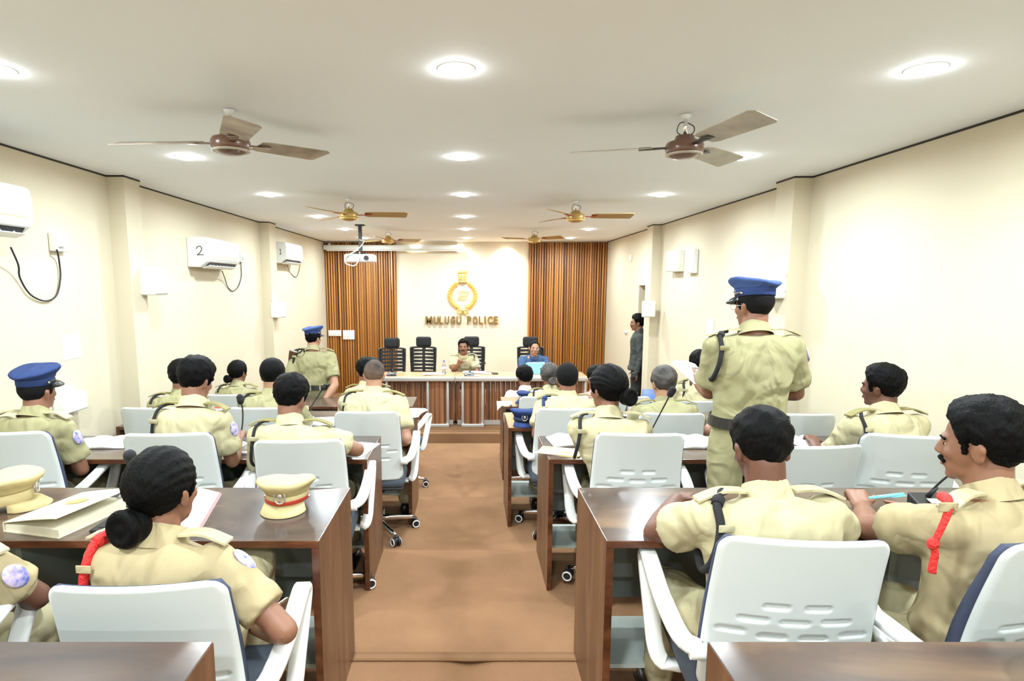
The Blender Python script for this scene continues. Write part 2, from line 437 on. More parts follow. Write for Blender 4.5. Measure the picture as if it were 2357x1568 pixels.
def spot(x, label):
    r = empty('wall_washer', label, 'spotlight', (x, YB - .20, z_(HC)), group='small warm spotlights above the emblem')
    m = MB(); m.lathe([(.026, -.003), (.032, -.010), (.036, 0), (.036, .002)], seg=20, caps=False); m.build('lamp_rim', M['white'], r)
    m = MB(); m.lathe([(.001, -.006), (.027, -.006), (.027, 0)], seg=20); m.build('lamp_diffuser', M['lampglow'], r)
    ld = bpy.data.lights.new('spot_light', 'SPOT'); ld.energy = SPOT_W; ld.color = (1.0, .70, .40); ld.spot_size = 1.9; ld.spot_blend = 1.0; ld.shadow_soft_size = .03
    lo = bpy.data.objects.new('spot_light', ld); COL.objects.link(lo); lo.parent = r; lo.location = (0, 0, -.03); lo.rotation_euler = (math.radians(14), 0, 0)
for x, l in ((-.98, 'small warm ceiling spotlight at the left end above the emblem'), (-.14, 'small warm ceiling spotlight directly above the emblem'), (.70, 'small warm ceiling spotlight at the right end above the emblem')):
    spot(x, l)
# ---------------------------------------------------------------- ceiling fans
def fan(hub, zf, R, a0, label, style, group, tilt=0):
    p = WZ(*hub, zf)
    hc = z_(HC)
    r = empty('ceiling_fan', label, 'fan', (p.x, p.y, p.z), group=group); RT = Matrix.Rotation(math.radians(tilt), 4, 'X')
    body = {'brown': M['brownm'], 'dark': M['brownm'], 'gold': M['fangold']}[style]
    bl = {'brown': M['fanblade'], 'dark': M['fanblade2'], 'gold': M['fangoldb']}[style]
    br = {'brown': M['brownm'], 'dark': M['black'], 'gold': M['fanred']}[style]
    k = R / .6
    m = MB(); m.lathe([(.02, .070), (.042, .065), (.050, .042), (.082, .034), (.090, .02), (.090, -.012), (.084, -.022), (.072, -.026), (.052, -.038), (.03, -.043), (.002, -.045)]); m.build('motor_housing', body, r)
    m = MB(); m.lathe([(.084, -.018), (.089, -.024), (.075, -.029), (.068, -.026)], caps=False); m.build('trim_ring', M['fanblade2'] if style != 'gold' else M['gold'], r)
    top = hc - p.z
    m = MB(); m.cyl((0, 0, .06), (0, 0, top), .009); m.build('down_rod', M['chrome'], r)
    m = MB(); m.lathe([(.010, top - .025), (.018, top - .018), (.026, top - .002)]); m.build('canopy', M['ceil'], r)
    for q in range(2):
        m = MB(); m.tube([(.008, 0, .065), (.04, .015 * q, .08), (.045, .01, .11), (.012, 0, .125)] if q == 0 else [(-.008, 0, .065), (-.035, .01, .085), (-.03, 0, .12), (-.01, 0, .13)], .0025, 6); m.build('wire', M['wire'], r)
    for j in range(3):
        a = math.radians(a0 + 120 * j)
        X = RT @ Matrix.Rotation(a, 4, 'Z')
        mb = MB(X); mb.rbox((.130, 0, .012), (.11, .035, .006), .002); mb.rbox((.185, 0, .014), (.06, .06, .005), .002)
        bk = mb.build('blade_bracket', br, r)
        mb = MB(X @ T((0, 0, .016)) @ Matrix.Rotation(math.radians(-13), 4, 'X'))
        w1, w2 = .062, .074
        mb.prism([(.15, -w1 * .8), (.19, -w1), (R - .03, -w2), (R, -w2 + .02), (R - .015, w2 - .01), (R - .03, w2), (.19, w1), (.15, w1 * .8)], .004)
        mb.build('fan_blade', bl, r, bevel=.001)
    return r
fan((531, 336), .655, .58, 176, 'brown ceiling fan nearest on the left with a dusty blade pointing at the camera', 'brown', 'ceiling fans', 4)
fan((1575, 345), .655, .56, 44 - 120, 'dark brown ceiling fan nearest on the right', 'dark', 'ceiling fans')
fan((803, 498), .655, .56, 5, 'gold ceiling fan with red brackets on the left, above the projector', 'gold', 'ceiling fans')
fan((1325, 502), .655, .56, 118, 'gold ceiling fan with red brackets on the right, second from the camera', 'gold', 'ceiling fans')
fan((1230, 553), .655, .50, 78, 'small looking gold ceiling fan by the right slatted panel', 'gold', 'ceiling fans')
fan((893, 555), .655, .50, 262, 'small looking gold ceiling fan in front of the left slatted panel', 'gold', 'ceiling fans')
# ---------------------------------------------------------------- projector, screen, wall fittings
p = WZ(828, 517, HC); pj = W(828, 595, p.y)
r = empty('projector', 'white ceiling projector hanging on a black pole before the left slats', 'projector', (p.x, p.y, pj.z))
top = z_(HC) - pj.z
m = MB(); m.rbox((.0, 0, 0), (.40, .27, .105), .02); m.build('projector_body', M['white'], r)
m = MB(); m.cyl((.10, -.137, 0), (.10, -.150, 0), .032); m.build('lens', M['black'], r)
m = MB(); m.box((0, .02, .06 + (top - .06) / 2 + .02), (.045, .045, top - .09)); m.box((0, .02, top - .008), (.12, .12, .014)); m.box((0, .02, .065), (.16, .16, .015)); m.build('ceiling_pole', M['black'], r)
m = MB(); m.tube([(-.01, -.01, top * .55), (.06, -.05, .22), (-.02, -.16, .10), (-.16, -.16, .02), (-.17, -.16, -.07), (-.05, -.16, -.10), (.01, -.15, .0), (.0, -.05, .08)], .008, 8); m.build('cable', M['white'], r)
m = MB(); m.box((-.10, -.137, .0), (.10, .004, .05)); m.build('vent_panel', M['print'], r)
r = empty('projection_screen', 'long white roller screen housing under the ceiling over the left slats', 'projector screen', (-1.40, YB - .16, z_(HC) - .115))
m = MB(); m.rbox((0, 0, 0), (2.62, .09, .09), .02); m.build('screen_housing', M['white'], r)
for s_ in (-1, 1):
    m = MB(); m.box((s_ * 1.2, .06, .045), (.03, .12, .06)); m.build('wall_bracket', M['white'], r)
m = MB(); m.cyl((0, -.02, -.055), (0, -.02, -.055), .01); m.box((0, -.01, -.055), (2.5, .02, .018)); m.build('screen_bar', M['chairarm'], r)
m = MB(); m.cyl((-.045, -.05, -.05), (-.045, -.05, -.78), .007); m.build('pull_cord', M['white'], r)
def plate(name, label, c, sx, sz, th=.02, group='switch plates', cat='switch plate', axis='y', extra=None, mt='white'):
    """flat wall plate with rocker switches"""
    c = Vector(c)
    r = empty(name, label, cat, c, {'y': 0, 'xl': PI / 2, 'xr': -PI / 2}[axis], group)
    m = MB(); m.rbox((0, -th / 2, 0), (sx, th, sz), .004); m.build('cover_plate', M[mt], r)
    n = 3 if sx > sz else 2
    for i in range(n):
        m = MB(); m.rbox((-sx / 2 + sx * (i + .5) / n, -th - .001, 0), (sx / n * .62, .006, sz * .45), .002); m.build('rocker', M['chairarm'], r)
    return r
q = WX  # shorthand
a = W(771, 767, YB - .07); plate('switch_plate', 'wide white switch plate on the left slatted panel', (a.x, YB - .068, a.z), .245, .11)
a = W(803, 771, YB - .07); plate('switch_plate', 'taller white switch plate on the left slatted panel, beside the wide one', (a.x, YB - .068, a.z), .22, .175)
# air conditioners on the left wall
def aircon(y0, ztop, num, label, L=.80, H=.285, D=.21):
    r = empty('air_conditioner', label, 'air conditioner', (XL, y0 + L / 2, z_(ztop) - H), 0, 'split air conditioners on the left wall')
    # local: wall at x=0, body to +x, length along y, z from 0 up
    prof = [(0, .0), (0, H), (D - .03, H), (D - .008, H - .02), (D, H - .07), (D, .085), (D - .02, .055), (D * .55, .0)]
    m = MB(); m.loft([[(x, -L / 2, z) for x, z in prof], [(x, L / 2, z) for x, z in prof]], smooth=False); m.build('body', M['white'], r, bevel=.008)
    m = MB(); m.box((D + .001, .02, .105), (.003, L - .12, .008)); m.build('gold_stripe', M['acstripe'], r)
    m = MB(); m.box((D - .045, .02, .028), (.05, L - .12, .004), Euler((0, -.95, 0)).to_matrix()); m.build('air_outlet', M['black'], r)
    m = MB(); m.rbox((D - .062, .02, .004), (.07, L - .10, .007), .003, Euler((0, -.35, 0)).to_matrix()); fl = m.build('louvre', M['white'], r)
    m = MB()
    for i in range(8): m.box((D - .055, -L / 2 + .13 + i * (L - .24) / 7, .020), (.03, .01, .012))
    m.build('vane', M['print'], r)
    if num:
        cu = bpy.data.curves.new('n', 'FONT'); cu.body = num; cu.size = .16; cu.extrude = .0008; cu.align_x = 'CENTER'
        if num == '2':
            m = MB(); pts = [(-.03, .075), (-.018, .098), (.008, .102), (.022, .08), (.012, .045), (-.012, .012), (-.028, 0), (.0, .004), (.038, .002)]
        else:
            m = MB(); pts = [(-.012, .072), (0, .088), (.002, .05), (.0, .004), (-.012, .002), (.014, .002)]
        m.tube([(.125 + px, -L / 2 - .0015, .115 + pz * .8) for px, pz in pts], .0035, 6); m.build('painted_number', M['wire'], r)
    return r
aircon(5.90, .465, '2', 'white air conditioner marked 2 in the middle of the left wall')
aircon(8.42, .60, '1', 'white air conditioner marked 1 nearest the slatted panel', L=.82)
aircon(2.60, .56, None, 'large white air conditioner cut by the left edge of the photo', L=.96, H=.28)
def socket(c, s, label, axis='xl', h=None):
    r = empty('wall_socket', label, 'socket', c, {'xl': PI / 2, 'xr': -PI / 2}[axis], 'sockets on the side walls')
    m = MB(); m.rbox((0, -.022, 0), (s, .044, h or s), .008); m.build('socket_box', M['white'], r)
    m = MB(); m.rbox((-s * .1, -.055, -s * .05), (s * .38, .03, s * .38), .006); m.build('plug', M['white'], r)
    return r
def cable(pts, label, r_=.006):
    m = MB(); m.tube(pts, r_, 8); return tag(m.build('power_cable', M['wire']), label, 'cable', 'power cables of the air conditioners')
a = WX(127, 558, XL); socket((XL, a.y, a.z), .135, 'white socket box with plug right of the nearest air conditioner', h=.12)
cable([WX(u, v, XL + o) for u, v, o in ((25, 570, .10), (42, 610, .05), (46, 640, .02), (70, 678, .015), (105, 693, .015), (130, 680, .015), (139, 640, .015), (136, 600, .02), (131, 575, .05))], 'black cable looping from the nearest air conditioner to its socket', .0055)
a = WX(551, 592, XL); socket((XL, a.y, a.z), .12, 'small white socket right of the air conditioner marked 2')
cable([WX(u, v, XL + o) for u, v, o in ((511, 624, .08), (518, 642, .03), (524, 660, .01), (535, 670, .01), (547, 662, .01), (555, 640, .01), (555, 615, .01), (553, 600, .03))], 'black cable looping under the air conditioner marked 2', .005)
a = WX(691, 598, XL); socket((XL, a.y, a.z), .10, 'tiny white socket right of the air conditioner marked 1')
cable([WX(u, v, XL + o) for u, v, o in ((661, 611, .06), (666, 624, .02), (675, 635, .01), (683, 637, .01), (689, 620, .01), (691, 602, .02))], 'thin cable looping under the air conditioner marked 1', .0045)
# column speakers (white boxes on brackets)
def speaker(c, ang, label, w_=.20, h=.30, dpt=.16):
    r = empty('wall_speaker', label, 'speaker', c, ang, 'white speakers on the pillars')
    m = MB(); m.rbox((0, -.10 - dpt / 2, 0), (w_, dpt, h), .015); m.build('speaker_box', M['white'], r)
    m = MB(); m.rbox((0, -.10 - dpt - .003, 0), (w_ * .86, .008, h * .88), .003); m.build('grille', M['chairarm'], r)
    m = MB(); m.box((0, -.05, 0), (.03, .10, .05)); m.box((0, -.012, 0), (.09, .012, .14)); m.build('wall_bracket', M['chrome'], r)
    for q_ in (-1, 1):
        m = MB(); m.cyl((w_ / 2 - .005, -.14, q_ * h * .25), (w_ / 2 + .012, -.14, q_ * h * .25), .010); m.build('knob', M['silver'], r)
    return r
def sp(u, v, X, side, label, **k):
    a = WX(u, v, X); return speaker((XL if side < 0 else XR, a.y, a.z), PI / 2 if side < 0 else -PI / 2, label, **k)
sp(360, 648, XL + .20, -1, 'white box speaker on the left wall behind the nearest left pillar', w_=.22, h=.22, dpt=.14)
sp(645, 714, XL + .20, -1, 'white box speaker on the left wall near the slatted panel', w_=.22, h=.20, dpt=.14)
sp(1775, 652, XR - .20, 1, 'white box speaker on the right wall behind the capped standing officer', w_=.22, h=.24, dpt=.14)
a = W(1487, 711, 8.28); speaker((a.x + .0, 8.30, a.z), 0, 'white box speaker in front of the far right pillar by the doorway', w_=.17, h=.22, dpt=.08)
for (u0, v0, u1, v1, t_, l) in ((1553, 579, 1574, 625, .10, 'deep white junction box on the right wall'), (1591, 576, 1606, 629, .05, 'flat white distribution box right of the deep junction box')):
    a = WX(u0, v0, XR); b = WX(u1, v1, XR)
    r = empty('junction_box', l, 'electrical box', (XR, (a.y + b.y) / 2, (a.z + b.z) / 2), -PI / 2)
    m = MB(); m.rbox((0, -t_ / 2, 0), (abs(a.y - b.y), t_, abs(a.z - b.z)), .006); m.build('box_body', M['white'], r)
    m = MB(); m.rbox((0, -t_ - .004, 0), (abs(a.y - b.y) * .9, .008, abs(a.z - b.z) * .92), .003); m.build('box_cover', M['chairarm'], r)
a = WX(1453, 594, XR); plate('switch_plate', 'small white switch plate high on the right wall before the doorway', (XR, a.y, a.z), .10, .10, axis='xr')
a = WX(1636, 762, XR); plate('switch_plate', 'tall white switch plate low on the right wall behind the standing officer', (XR, a.y, a.z), .16, .24, axis='xr')
a = W(1448, 765, 9.9); m = MB(); m.rbox((XR - .012, 9.95, a.z), (.024, .16, .03), .004); tag(m.build('coat_hook_rail', M['white']), 'tiny white hook rail on the right wall left of the man in grey', 'hook rail')
# notices on the left wall
def sheet(u0, v0, u1, v1, X, label, name='paper_notice', marks=True, th=.002, tilt=0):
    a = WX(u0, v0, X); b = WX(u1, v1, X)
    c = Vector((X, (a.y + b.y) / 2, (a.z + b.z) / 2)); w_, h = abs(a.y - b.y), abs(a.z - b.z)
    r = empty(name, label, 'notice', c, PI / 2)
    X_ = Matrix.Rotation(tilt, 4, 'Y')
    m = MB(X_); m.box((0, -th / 2 - .001, 0), (w_, th, h)); m.build('sheet', M['paper'], r)
    if marks:
        m = MB(X_)
        for i in range(7):
            zz = h * (.30 - i * .10); ww = w_ * (.55 if i == 0 else .7 - .05 * (i % 3))
            m.box((0, -th - .0018, zz), (ww, .0006, h * (.035 if i == 0 else .012)))
        m.build('printed_lines', M['print'], r)
    return r
sheet(140, 772, 187, 822, XL, 'white printed paper notice on the left wall under the socket', tilt=-.04)
a = WX(135, 930, XL); r = empty('wall_box', 'white box fixed low on the left wall beside the blue capped man', 'electrical box', (XL, 3.98, a.z), PI / 2)
m = MB(); m.rbox((0, -.04, 0), (.24, .08, .125), .006); m.build('box_body', M['white'], r)
m = MB(); m.rbox((0, -.083, 0), (.22, .006, .11), .003); m.build('box_cover', M['paper'], r)
# ---------------------------------------------------------------- emblem and lettering
Ye = YB - .012
ec = W(1065, 680, Ye)
SCL = .30 / .37    # drawn radius to metres
r = empty('wall_emblem', 'large gold wreath emblem with lion capital on the cream wall', 'emblem', (ec.x, Ye, ec.z))
def leaf(m, c, ang, L, w_, th=.018):
    rings = []
    n = 9; d_ = Vector((math.cos(ang), 0, math.sin(ang))); nx = Vector((-math.sin(ang), 0, math.cos(ang)))
    for i in range(n + 1):
        t = i / n; ww = w_ * max(.02, math.sin(PI * (t ** .8))) ; p_ = Vector(c) + d_ * (t * L)
        rings.append([p_ + nx * ww, p_ + Vector((0, -th * math.sin(PI * t) - .004, 0)), p_ - nx * ww, p_ + Vector((0, .004, 0))])
    m.loft(rings, smooth=False)
R0 = .250
for s_ in (-1, 1):
    m = MB()
    for i in range(11):
        a = -PI / 2 + s_ * (.20 + i * .225)
        for kk, (dr_, da) in enumerate(((-.050, .55), (.030, -.45), (-.012, 0))):
            c = (math.cos(a) * (R0 + dr_), -.012 - .004 * kk, math.sin(a) * (R0 + dr_))
            leaf(m, c, a + s_ * (PI / 2 - da * 1.15), .115, .027, .03)
    m.tube([(math.cos(-PI / 2 + s_ * t) * R0, -.010, math.sin(-PI / 2 + s_ * t) * R0) for t in [.1 + .22 * i for i in range(12)]], .008, 6)
    m.build('wreath_branch', M['gold'], r)
m = MB()
for s_ in (-1, 1):
    m.tube([(0, -.02, -.30), (s_ * .05, -.03, -.27), (s_ * .10, -.03, -.29), (s_ * .09, -.03, -.335), (s_ * .03, -.02, -.31)], .011, 8)
    leaf(m, (s_ * .01, -.02, -.31), -PI / 2 + s_ * .75, .10, .022)
m.ell((0, -.03, -.285), (.035, .02, .035)); m.build('ribbon', M['gold'], r)
m = MB()
# capital: three lions on a drum, in simple relief
m.lathe([(.062, .235), (.078, .245), (.078, .262), (.066, .27), (.066, .285), (.080, .29), (.080, .305), (.05, .31)], seg=24)
for x, sc_, yy in ((-.045, .8, -.01), (.045, .8, -.01), (0, 1, -.03)):
    m.loft([[(x * (1 + .3 * t) + .030 * sc_ * (1 + .5 * t) * math.cos(q_), yy + .028 * sc_ * math.sin(q_), .305 + .11 * t) for q_ in [2 * PI * j / 12 for j in range(12)]] for t in (0, .3, .6, 1)])
    m.ell((x * 1.35, yy - .008, .432), (.040 * sc_, .030, .038)); m.ell((x * 1.35, yy - .040, .425), (.016, .014, .014))
m.build('lion_capital', M['gold'], r)
m = MB()
for s_ in (-1, 0, 1):
    c = s_ * .055
    m.tube([(c - .028, -.01, .02), (c - .024, -.015, .075), (c + .004, -.015, .085), (c + .026, -.015, .06), (c + .02, -.015, .02), (c + .026, -.015, -.05), (c, -.015, -.085), (c - .026, -.012, -.05), (c - .018, -.012, -.01)], .006, 6)
m.tube([(-.10, -.012, -.09), (-.06, -.014, -.03), (.0, -.014, -.005), (.07, -.014, .0), (.11, -.014, .08)], .006, 6)
m.build('monogram', M['gold'], r)
tl = W(980, 746, Ye); tr = W(1145, 746, Ye); hh = W(1060, 728, Ye).z - W(1060, 746, Ye).z
r = empty('wall_lettering', 'brass letters reading MULUGU POLICE under the gold emblem', 'sign', (tl.x, Ye, tl.z))
word = 'MULUGU POLICE'; xs = [980, 999, 1012, 1024, 1038, 1051, None, 1075, 1088, 1102, 1114.5, 1122, 1136]; xe = [995, 1010, 1020, 1034, 1048, 1062, None, 1085, 1099, 1111, 1118, 1134, 1146]
for ch, a_, b_ in zip(word, xs, xe):
    if a_ is None: continue
    cu = bpy.data.curves.new('letter', 'FONT'); cu.body = ch; cu.size = 1; cu.extrude = .1; cu.offset = .03
    to = bpy.data.objects.new('tmp', cu); COL.objects.link(to)
    dg = bpy.context.evaluated_depsgraph_get(); me = bpy.data.meshes.new_from_object(to.evaluated_get(dg))
    bpy.data.objects.remove(to)
    vx = [v.co.x for v in me.vertices]; vy = [v.co.y for v in me.vertices]
    x0, x1, y0, y1 = min(vx), max(vx), min(vy), max(vy)
    wx0 = W(a_, 746, Ye).x - tl.x; wx1 = W(b_, 746, Ye).x - tl.x
    for v in me.vertices:
        x = wx0 + (v.co.x - x0) / (x1 - x0) * (wx1 - wx0); z = (v.co.y - y0) / (y1 - y0) * hh; y = -.022 + v.co.z * -.18
        v.co = (x, y, z)
    me.materials.append(M['goldd'])
    o = bpy.data.objects.new('letter', me); COL.objects.link(o); o.parent = r
# ================================================================ DESKS
LV = {0: (F0, -.75), 1: (F1, -.84), 2: (F2, -.925), 3: (F3, -1.02), 4: (F4, -1.18)}
DY = {0: (.62, 1.19), 1: (1.905, 2.438), 2: (3.14, 3.655), 3: (4.30, 4.86), 4: (5.83, 6.355)}
DXL = {0: -.545, 1: -.50, 2: -.55, 3: -.425, 4: -.56}
DXR = {0: .508, 1: .457, 2: .43, 3: .285, 4: .335}
def desk(x0, x1, y0, y1, fl, top, label, ndiv=1):
    fl, top = z_(fl), z_(top)
    H = top - fl; Wd = x1 - x0; D = y1 - y0
    r = empty('desk', label, 'desk', ((x0 + x1) / 2, (y0 + y1) / 2, fl), 0, 'long laminate desks in rows')
    m = MB(); m.box((0, 0, H - .0125), (Wd, D, .025)); m.build('desktop', M['desk'], r, bevel=.002)
    m = MB(); m.box((0, -D / 2 - .0012, H - .0125), (Wd, .0025, .024)); m.build('edge_band', M['edge'], r)
    th = .025
    for s_ in (-1, 1):
        m = MB(); m.box((s_ * (Wd / 2 - th / 2 + .0008), 0, (H - .002) / 2), (th, D, H - .002)); e = m.build('side_panel', M['side'], r)
        m = MB(); m.box((s_ * (Wd / 2 - th / 2 + .0006), -D / 2 - .0012, (H - .026) / 2), (th, .0025, H - .026)); m.build('edge_band', M['edge'], e)
    for i in range(ndiv):
        x = -Wd / 2 + Wd * (i + 1) / (ndiv + 1)
        m = MB(); m.box((x, .02, (H - .03) / 2), (.022, D - .05, H - .03)); m.build('divider', M['grey'], r)
    m = MB(); m.box((0, D / 2 - .03, (H + .30) / 2 - .02), (Wd - .05, .016, H - .30)); m.build('modesty_panel', M['grey'], r)
    m = MB(); m.box((0, .09, .17), (Wd - .05, D - .20, .016)); m.build('lower_shelf', M['shelf'], r)
    m = MB(); m.box((0, .10, H - .17), (Wd - .05, .012, .28)); m.build('apron', M['grey'], r)
    return r
rows = ['nearest, cut by the bottom edge', 'second row', 'third row', 'fourth row', 'farthest row']
for i in range(5):
    y0, y1 = DY[i]; f, t = LV[i]
    desk(XL + .14, DXL[i], y0, y1, f, t, 'dark glossy laminate desk left of the aisle, ' + rows[i])
    yy = (4.26, 4.80) if i == 3 else (y0, y1)
    desk(DXR[i], XR - .16, yy[0], yy[1], f, t, 'dark glossy laminate desk right of the aisle, ' + rows[i])
# ================================================================ WHITE OFFICE CHAIR
def make_chair():
    r = empty('office_chair', '', 'chair', (0, 0, 0), 0, 'white backed office chairs')
    # backrest: curved trapezoid shell with embossed slots, facing -y (its back)
    nx, nz, Wt, Wb, H = 72, 92, .212, .230, .50
    zb, zt = .46, .955
    slots = []
    for row, (n, w_) in enumerate(((2, .062), (3, .072), (4, .068), (3, .075))):
        for k in range(n):
            x = (k - (n - 1) / 2) * (.105 if n < 4 else .105); zz = .295 - row * .048 + (.010 * (abs(x) / .15) ** 2 if n > 2 else 0)
            slots.append((x, zz, w_ / 2))
    def surf(i, k, back):
        t = k / nz; z = zb + (zt - zb) * t
        hw = Wb + (Wt - Wb) * t
        u = (i / nx * 2 - 1)
        # rounded corners
        e = 1.0
        for edge, rad in ((t * H, .05), ((1 - t) * H, .045)):
            if edge < rad: e = min(e, (hw - rad + math.sqrt(max(0, rad * rad - (rad - edge) ** 2))) / hw)
        x = u * hw * e
        y = -.235 - .075 * t ** 1.3 + .035 * (x / .23) ** 2 + .012 * math.sin(t * PI)
        d = 0
        if back:
            for sx, sz, hl in slots:
                dx = max(0, abs(x - sx) - hl + .006); dz = (t * H) - sz; q = math.hypot(dx, dz)
                if q < .009: d = max(d, .008 * min(1, (.009 - q) / .004))
            y += d
            eb = min((1 - t) * H, (hw * e - abs(x)), t * H)
            if eb < .012: y += .010 * (1 - max(0, eb) / .012) ** 2
            y -= .012
        return Vector((x, y, z))
    m = MB(); bm = m.bm
    B = [[bm.verts.new(surf(i, k, True)) for i in range(nx + 1)] for k in range(nz + 1)]
    Fr = [[bm.verts.new(surf(i, k, False)) for i in range(nx + 1)] for k in range(nz + 1)]
    for k in range(nz):
        for i in range(nx):
            f = bm.faces.new((B[k][i], B[k + 1][i], B[k + 1][i + 1], B[k][i + 1])); f.smooth = True
            f = bm.faces.new((Fr[k][i], Fr[k][i + 1], Fr[k + 1][i + 1], Fr[k + 1][i])); f.smooth = True
    for k in range(nz):
        bm.faces.new((B[k][0], Fr[k][0], Fr[k + 1][0], B[k + 1][0])); bm.faces.new((B[k][nx], B[k + 1][nx], Fr[k + 1][nx], Fr[k][nx]))
    for i in range(nx):
        bm.faces.new((B[0][i], B[0][i + 1], Fr[0][i + 1], Fr[0][i])); bm.faces.new((B[nz][i], Fr[nz][i], Fr[nz][i + 1], B[nz][i + 1]))
    m.build('backrest', M['chairw'], r)
    # cushion in front of it
    m = MB(); rings = []
    for k in range(0, nz + 1, 6):
        ring = []
        for i in range(0, nx + 1, 4):
            v = surf(i, k, False); v.x *= 1.012; v.y += .001; ring.append(v)
        for i in range(nx, -1, -4):
            v = surf(i, k, False); v.x *= .985 if i in (0, nx) else 1; t = k / nz; v.y += .022 + .012 * math.sin(PI * min(1, t * 1.2)); ring.append(v)
        rings.append(ring)
    m.loft(rings); m.build('back_cushion', M['navy'], r)
    m = MB(); m.rbox((0, 0, .435), (.47, .46, .075), .035, seg=3); m.build('seat_cushion', M['seat'], r)
    m = MB(); m.rbox((0, 0, .392), (.44, .43, .022), .008); m.box((0, 0, .365), (.18, .24, .05)); m.build('seat_pan', M['black'], r)
    m = MB(); m.tube([(0, -.12, .36), (0, -.24, .36), (0, -.275, .42), (0, -.255, .52)], .022, 10); m.build('back_spine', M['chairarm'], r)
    for s_ in (-1, 1):
        def ring(p, n, w_=.026, h=.0135):
            n = Vector(n).normalized(); b = Vector((0, 0, 1)).cross(n)
            if b.length < .1: b = Vector((1, 0, 0))
            b.normalize(); c = n.cross(b)
            p = Vector(p); return [p + b * x * w_ + c * y * h for x, y in ((-1, -.6), (-.7, -1), (.7, -1), (1, -.6), (1, .6), (.7, 1), (-.7, 1), (-1, .6))]
        m = MB()
        P = [(.235, -.235, .60), (.275, -.20, .615), (.296, -.06, .655), (.300, .13, .70), (.300, .175, .685), (.298, .165, .64), (.290, .09, .50), (.284, .05, .425), (.26, .03, .385), (.18, .02, .378)]
        P = smooth_path([Vector((s_ * x, y, z)) for x, y, z in P], 4)
        rr = []
        for i, p_ in enumerate(P):
            t_ = (P[min(i + 1, len(P) - 1)] - P[max(i - 1, 0)]).normalized()
            bx = Vector((1, 0, 0)); bx = (bx - t_ * bx.dot(t_)); bx = bx.normalized() if bx.length > .25 else Vector((0, 1, 0)); cy = t_.cross(bx)
            w_ = .027; h_ = .012
            rr.append([p_ + bx * x * w_ + cy * y * h_ for x, y in ((-1, -.5), (-.8, -1), (.8, -1), (1, -.5), (1, .5), (.8, 1), (-.8, 1), (-1, .5))])
        m.loft(rr); a = m.build('armrest', M['chairarm'], r)
        m = MB(); m.cyl((s_ * .215, -.247, .60), (s_ * .262, -.247, .60), .022); m.build('arm_joint', M['chairarm'], a)
    m = MB(); m.cyl((0, 0, .10), (0, 0, .24), .028); m.cyl((0, 0, .24), (0, 0, .35), .018); m.build('gas_column', M['black'], r)
    for k in range(5):
        a = 2 * PI * k / 5 + .3; d_ = Vector((math.cos(a), math.sin(a), 0)); n_ = Vector((-d_.y, d_.x, 0))
        m = MB(); rr = []
        for t in (0, .3, .6, .85, 1):
            c = d_ * (.02 + .28 * t) + Vector((0, 0, .105 - .03 * t ** 2)); w_ = .026 - .012 * t; h_ = .020 - .008 * t
            rr.append([c + n_ * x * w_ + Vector((0, 0, y * h_)) for x, y in ((-1, -1), (1, -1), (.8, .6), (0, 1), (-.8, .6))])
        m.loft(rr); g = m.build('base_leg', M['chrome'], r)
        c = d_ * .30
        m = MB(); m.cyl(c + Vector((0, 0, .04)), c + Vector((0, 0, .08)), .010); m.ell(c + Vector((0, 0, .042)), (.022, .022, .020))
        for q_ in (-1, 1): m.cyl(c + n_ * q_ * .008 + Vector((0, 0, .03)), c + n_ * q_ * .026 + Vector((0, 0, .03)), .030, seg=24)
        m.build('caster', M['black'], g)
        m = MB()
        for q_ in (-1, 1):
            m.tube([c + n_ * q_ * .0275 + (d_ * math.cos(b) + Vector((0, 0, 1)) * math.sin(b)) * .0245 + Vector((0, 0, .03)) for b in [2 * PI * j / 16 for j in range(16)]], .0045, 6, closed=True, res=1)
        m.build('wheel_rim', M['chairarm'], g)
    m = MB(); m.tube([(.10, .02, .365), (.22, .02, .362), (.25, .02, .355)], .006, 8); m.build('height_lever', M['black'], r)
    return r
CHS = []
CH0 = make_chair(); CH0_used = False
def chair(x, y, fl, label, rz=0, dz=0):
    """x, y: centre of the seat"""
    global CH0_used
    CHS.append((x, y, rz, fl))
    loc = (x, y, z_(fl) + dz)
    if not CH0_used:
        CH0_used = True; CH0.location = loc; CH0.rotation_euler = (0, 0, rz); CH0['label'] = label; return CH0
    return dup(CH0, loc, rz, label)
def chair_at(u, v, ytop, fl, label, rz=0, dz=0):
    """u: pixel of the middle of the backrest top; ytop its distance"""
    p = W(u, v, ytop); o = Vector((0, -.32, 0)); o.rotate(Euler((0, 0, rz)))
    return chair(p.x - o.x, ytop - o.y, fl, label, rz, dz)
# second row (row 1)
chair_at(1872, 1234, 1.43, F1, 'white office chair of the short haired man with the thick black shoulder cord', -.09, -.0)
chair_at(2500, 1240, 1.38, F1, 'white office chair of the man with the red cord, cut by the right edge', .30, .03)
chair_at(296, 1360, 1.34, F1, 'white office chair of the woman with the low hair bun, nearest on the left', .07, -.075)
chair(-1.62, 1.52, F1, 'white office chair of the person cut by the left edge', .1)
# row 2
chair_at(-8, 982, 2.82, F2, 'white office chair of the seated man in the blue cap at the left edge', .1, .02)
chair_at(376, 986, 2.80, F2, 'white office chair of the thick haired man left of the desk microphone', .07, .02)
chair_at(683, 1003, 2.75, F2, 'white office chair of the young man behind the khaki cap with red band', .08)
chair_at(1478, 994, 2.80, F2, 'white office chair of the woman with the bun and black shoulder cord', -.05, .02)
chair_at(1905, 1027, 2.72, F2, 'empty white office chair behind the standing officer by the right wall', .10, -.02)
chair_at(2108, 1008, 2.76, F2, 'white office chair of the man by the right wall, turned to the left', -.22, .02)
